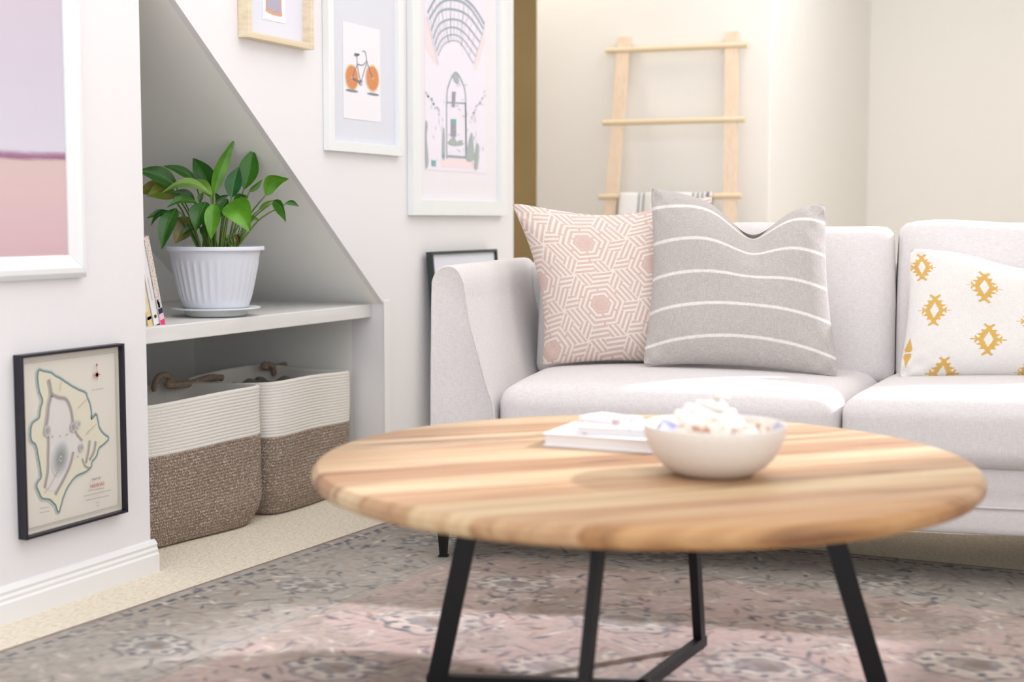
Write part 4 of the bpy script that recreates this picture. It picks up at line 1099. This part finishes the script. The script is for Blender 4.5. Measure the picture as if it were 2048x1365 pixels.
scallop('white scallop shell lying near the right rim in the bowl', BC+Vector((.030, -.02, .046)), (.45, .1, -1.0), .056, shw)
scallop('pale brown scallop shell at the middle front of the bowl', BC+Vector((-.005, -.065, .052)), (.6, -.1, .1), .058, shb)
scallop('white scallop shell bedded in the bottom of the bowl', BC+Vector((.0, -.02, .022)), (.1, .0, .5), .055, shw)

# books and cards on the table
def floral2(): return mat('pale_floral_cover', lin(238, 234, 236), .5, var=(34, lin(206, 176, 180), .56, .64))
def flat_book(label, c, rz, w_, d, h, z, m_, group='books stacked on the coffee table'):
    o = root('book', label, 'book', (c.x, c.y, z), rz, group)
    MB().box((-w_/2, -d/2, 0), (w_/2, d/2, .0025)).box((-w_/2, -d/2, h-.0025), (w_/2, d/2, h)).box((-w_/2, d/2-.0025, 0), (w_/2, d/2, h)).go('cover', m_, o, bevel=.0008)
    MB().box((-w_/2+.004, -d/2+.004, .0025), (w_/2-.004, d/2-.0025, h-.0025)).go('page_block', flat(240, 238, 238), o)
    return o
A = tp(1085, 893); B2 = tp(1300, 908); dv = (B2-A).normalized(); rz = math.atan2(dv.y, dv.x); nb_ = Vector((-dv.y, dv.x, 0))
bw, bd_ = .235, .165
cen = A+dv*(bw/2)+nb_*(bd_/2)
flat_book('large white book at the bottom of the stack left of the bowl', cen, rz, bw, bd_, .024, TZ+.0004, flat(238, 238, 242, .4))
flat_book('smaller floral covered book on top of the large white one', cen+dv*.03+nb_*.01, rz+.12, .19, .135, .014, TZ+.0248, floral2())
cd = MB().box((-.05, -.035, 0), (.05, .035, .010)).go('card_box', floral2(), bevel=.001); cd.location = cen+dv*-.02+nb_*.02+Vector((0, 0, .0392)); cd.rotation_euler = (0, 0, rz-.3)
tag(cd, 'small pale patterned card box on top of the book stack', 'box')
cs = MB().lathe([(.018, 0), (.019, .001), (.019, .011), (.017, .012)], 32).go('tape_roll', flat(228, 176, 116), smooth=True); smooth_angle(cs, 40)
cs.location = cen+dv*.105+nb_*.045+Vector((0, 0, .0392)); cs.location.z = TZ+.0392; tag(cs, 'small round orange tin at the back of the book stack', 'tin')

# ============================================================ LADDER
def lp(px, py, Yb):
    p = on(px, py, 1, Yb); return Vector(p)
zt_, Yt, Yf = 1.66, LY-.022, 5.52
def ly(px, py):
    """point on the leaning plane of the ladder"""
    k = (Yt-Yf)/zt_; d = ray(px, py); t = (Yf+k*HC)/(d[1]-k*d[2]); return Vector(_C+d*t)
lad = root('blanket_ladder', 'pale raw pine blanket ladder leaning on the wall behind the sofa', 'ladder', (float(ly(1340, 300)[0]), Yf, 0))
lo = Vector(lad.location)
pdir = Vector((0, (Yt-Yf)/zt_, 1)).normalized(); pn = Vector((0, -pdir.z, pdir.y))
for (x0, y0_, x1, y1_) in ((1249, 75, 1222, 420), (1464, 65, 1460, 440)):
    a, b = ly(x0, y0_), ly(x1, y1_); d = (b-a).normalized(); t = (b.z-.002)/-d.z; b = b+d*t; d = (b-a).normalized(); sd = d.cross(pn).normalized()
    V = [p+sd*(i*.027)+pn*(j*.010) for p in (a, b) for i, j in ((-1, -1), (1, -1), (1, 1), (-1, 1))]
    V = [v-lo for v in V]; V[4:] = [Vector((v.x, v.y, .001)) for v in V[4:]]
    o = mesh('rail', V, [(0, 1, 2, 3), (7, 6, 5, 4), (0, 4, 5, 1), (1, 5, 6, 2), (2, 6, 7, 3), (3, 7, 4, 0)], M['ladder_wood'], lad)
r0 = [(ly(1214, 103), ly(1496, 91)), (ly(1207, 247), ly(1491, 240)), (ly(1199, 395), ly(1484, 393))]
dstep = (r0[2][0]-r0[1][0]); dstep2 = (r0[2][1]-r0[1][1])
for k in (1, 2): r0.append((r0[2][0]+dstep*k, r0[2][1]+dstep2*k))
for a, b in r0: MB().tube([a-lo+pn*.006, b-lo+pn*.006], .0125, 14).go('rung', mat('rung_%d' % 0, lin(232, 212, 180), .6) if 'rung_0' not in bpy.data.materials else bpy.data.materials['rung_0'], lad, True)
for o in lad.children:
    if o.name.startswith('rung'): smooth_angle(o, 40)
# striped throw over the third rung
a, b = ly(1243, 394)+pn*.006, ly(1427, 393)+pn*.006; wd = (b-a); n = 60; prof = []
for k in range(9): t = math.pi*k/8; prof.append((.0155*math.cos(t), .0155*math.sin(t)))
front = [(.0165+.004*k/6, -.62*k/12) for k in range(12, 0, -1)]; back = [(-.0165, -.03*k) for k in range(1, 12)]
prof = front+prof+back; V = []; F = []
for i in range(n+1):
    s = i/n; fold = .010*math.sin(s*21)+.006*math.sin(s*37+1)
    for j, (q, z) in enumerate(prof):
        dd = min(1, max(0, -z)/.25); V.append(a+wd*s+pn*(q+(fold*dd+.003*math.sin(s*21)) * (1 if q > 0 else .4)+(0.004 if q > 0 else -.002))+Vector((0, (-.0), z))+Vector((0, (Yt-Yf)/zt_*z, 0)))
m_ = len(prof)
for i in range(n):
    for j in range(m_-1): F.append((i*m_+j, (i+1)*m_+j, (i+1)*m_+j+1, i*m_+j+1))
me_o = mesh('striped_throw', V, F, weave_mat('white_cotton_throw', (1, 1, 1), 900, .2, attr='pattern', dark=.93), None, True)
col = np.ones((len(V), 4), np.float32)
for i in range(n+1):
    s = i/n; dark = any(abs(s-q) < .014 for q in (.215, .265, .50, .80, .85, .90, .96))
    c = lin(112, 116, 122) if dark else lin(238, 236, 234); col[i*m_:(i+1)*m_, :3] = c
ca = me_o.data.color_attributes.new('pattern', 'FLOAT_COLOR', 'POINT'); ca.data.foreach_set('color', col.ravel())
sm_ = me_o.modifiers.new('thickness', 'SOLIDIFY'); sm_.thickness = .003
tag(me_o, 'white cotton throw with dark grey stripes hanging over the third ladder rung', 'blanket')
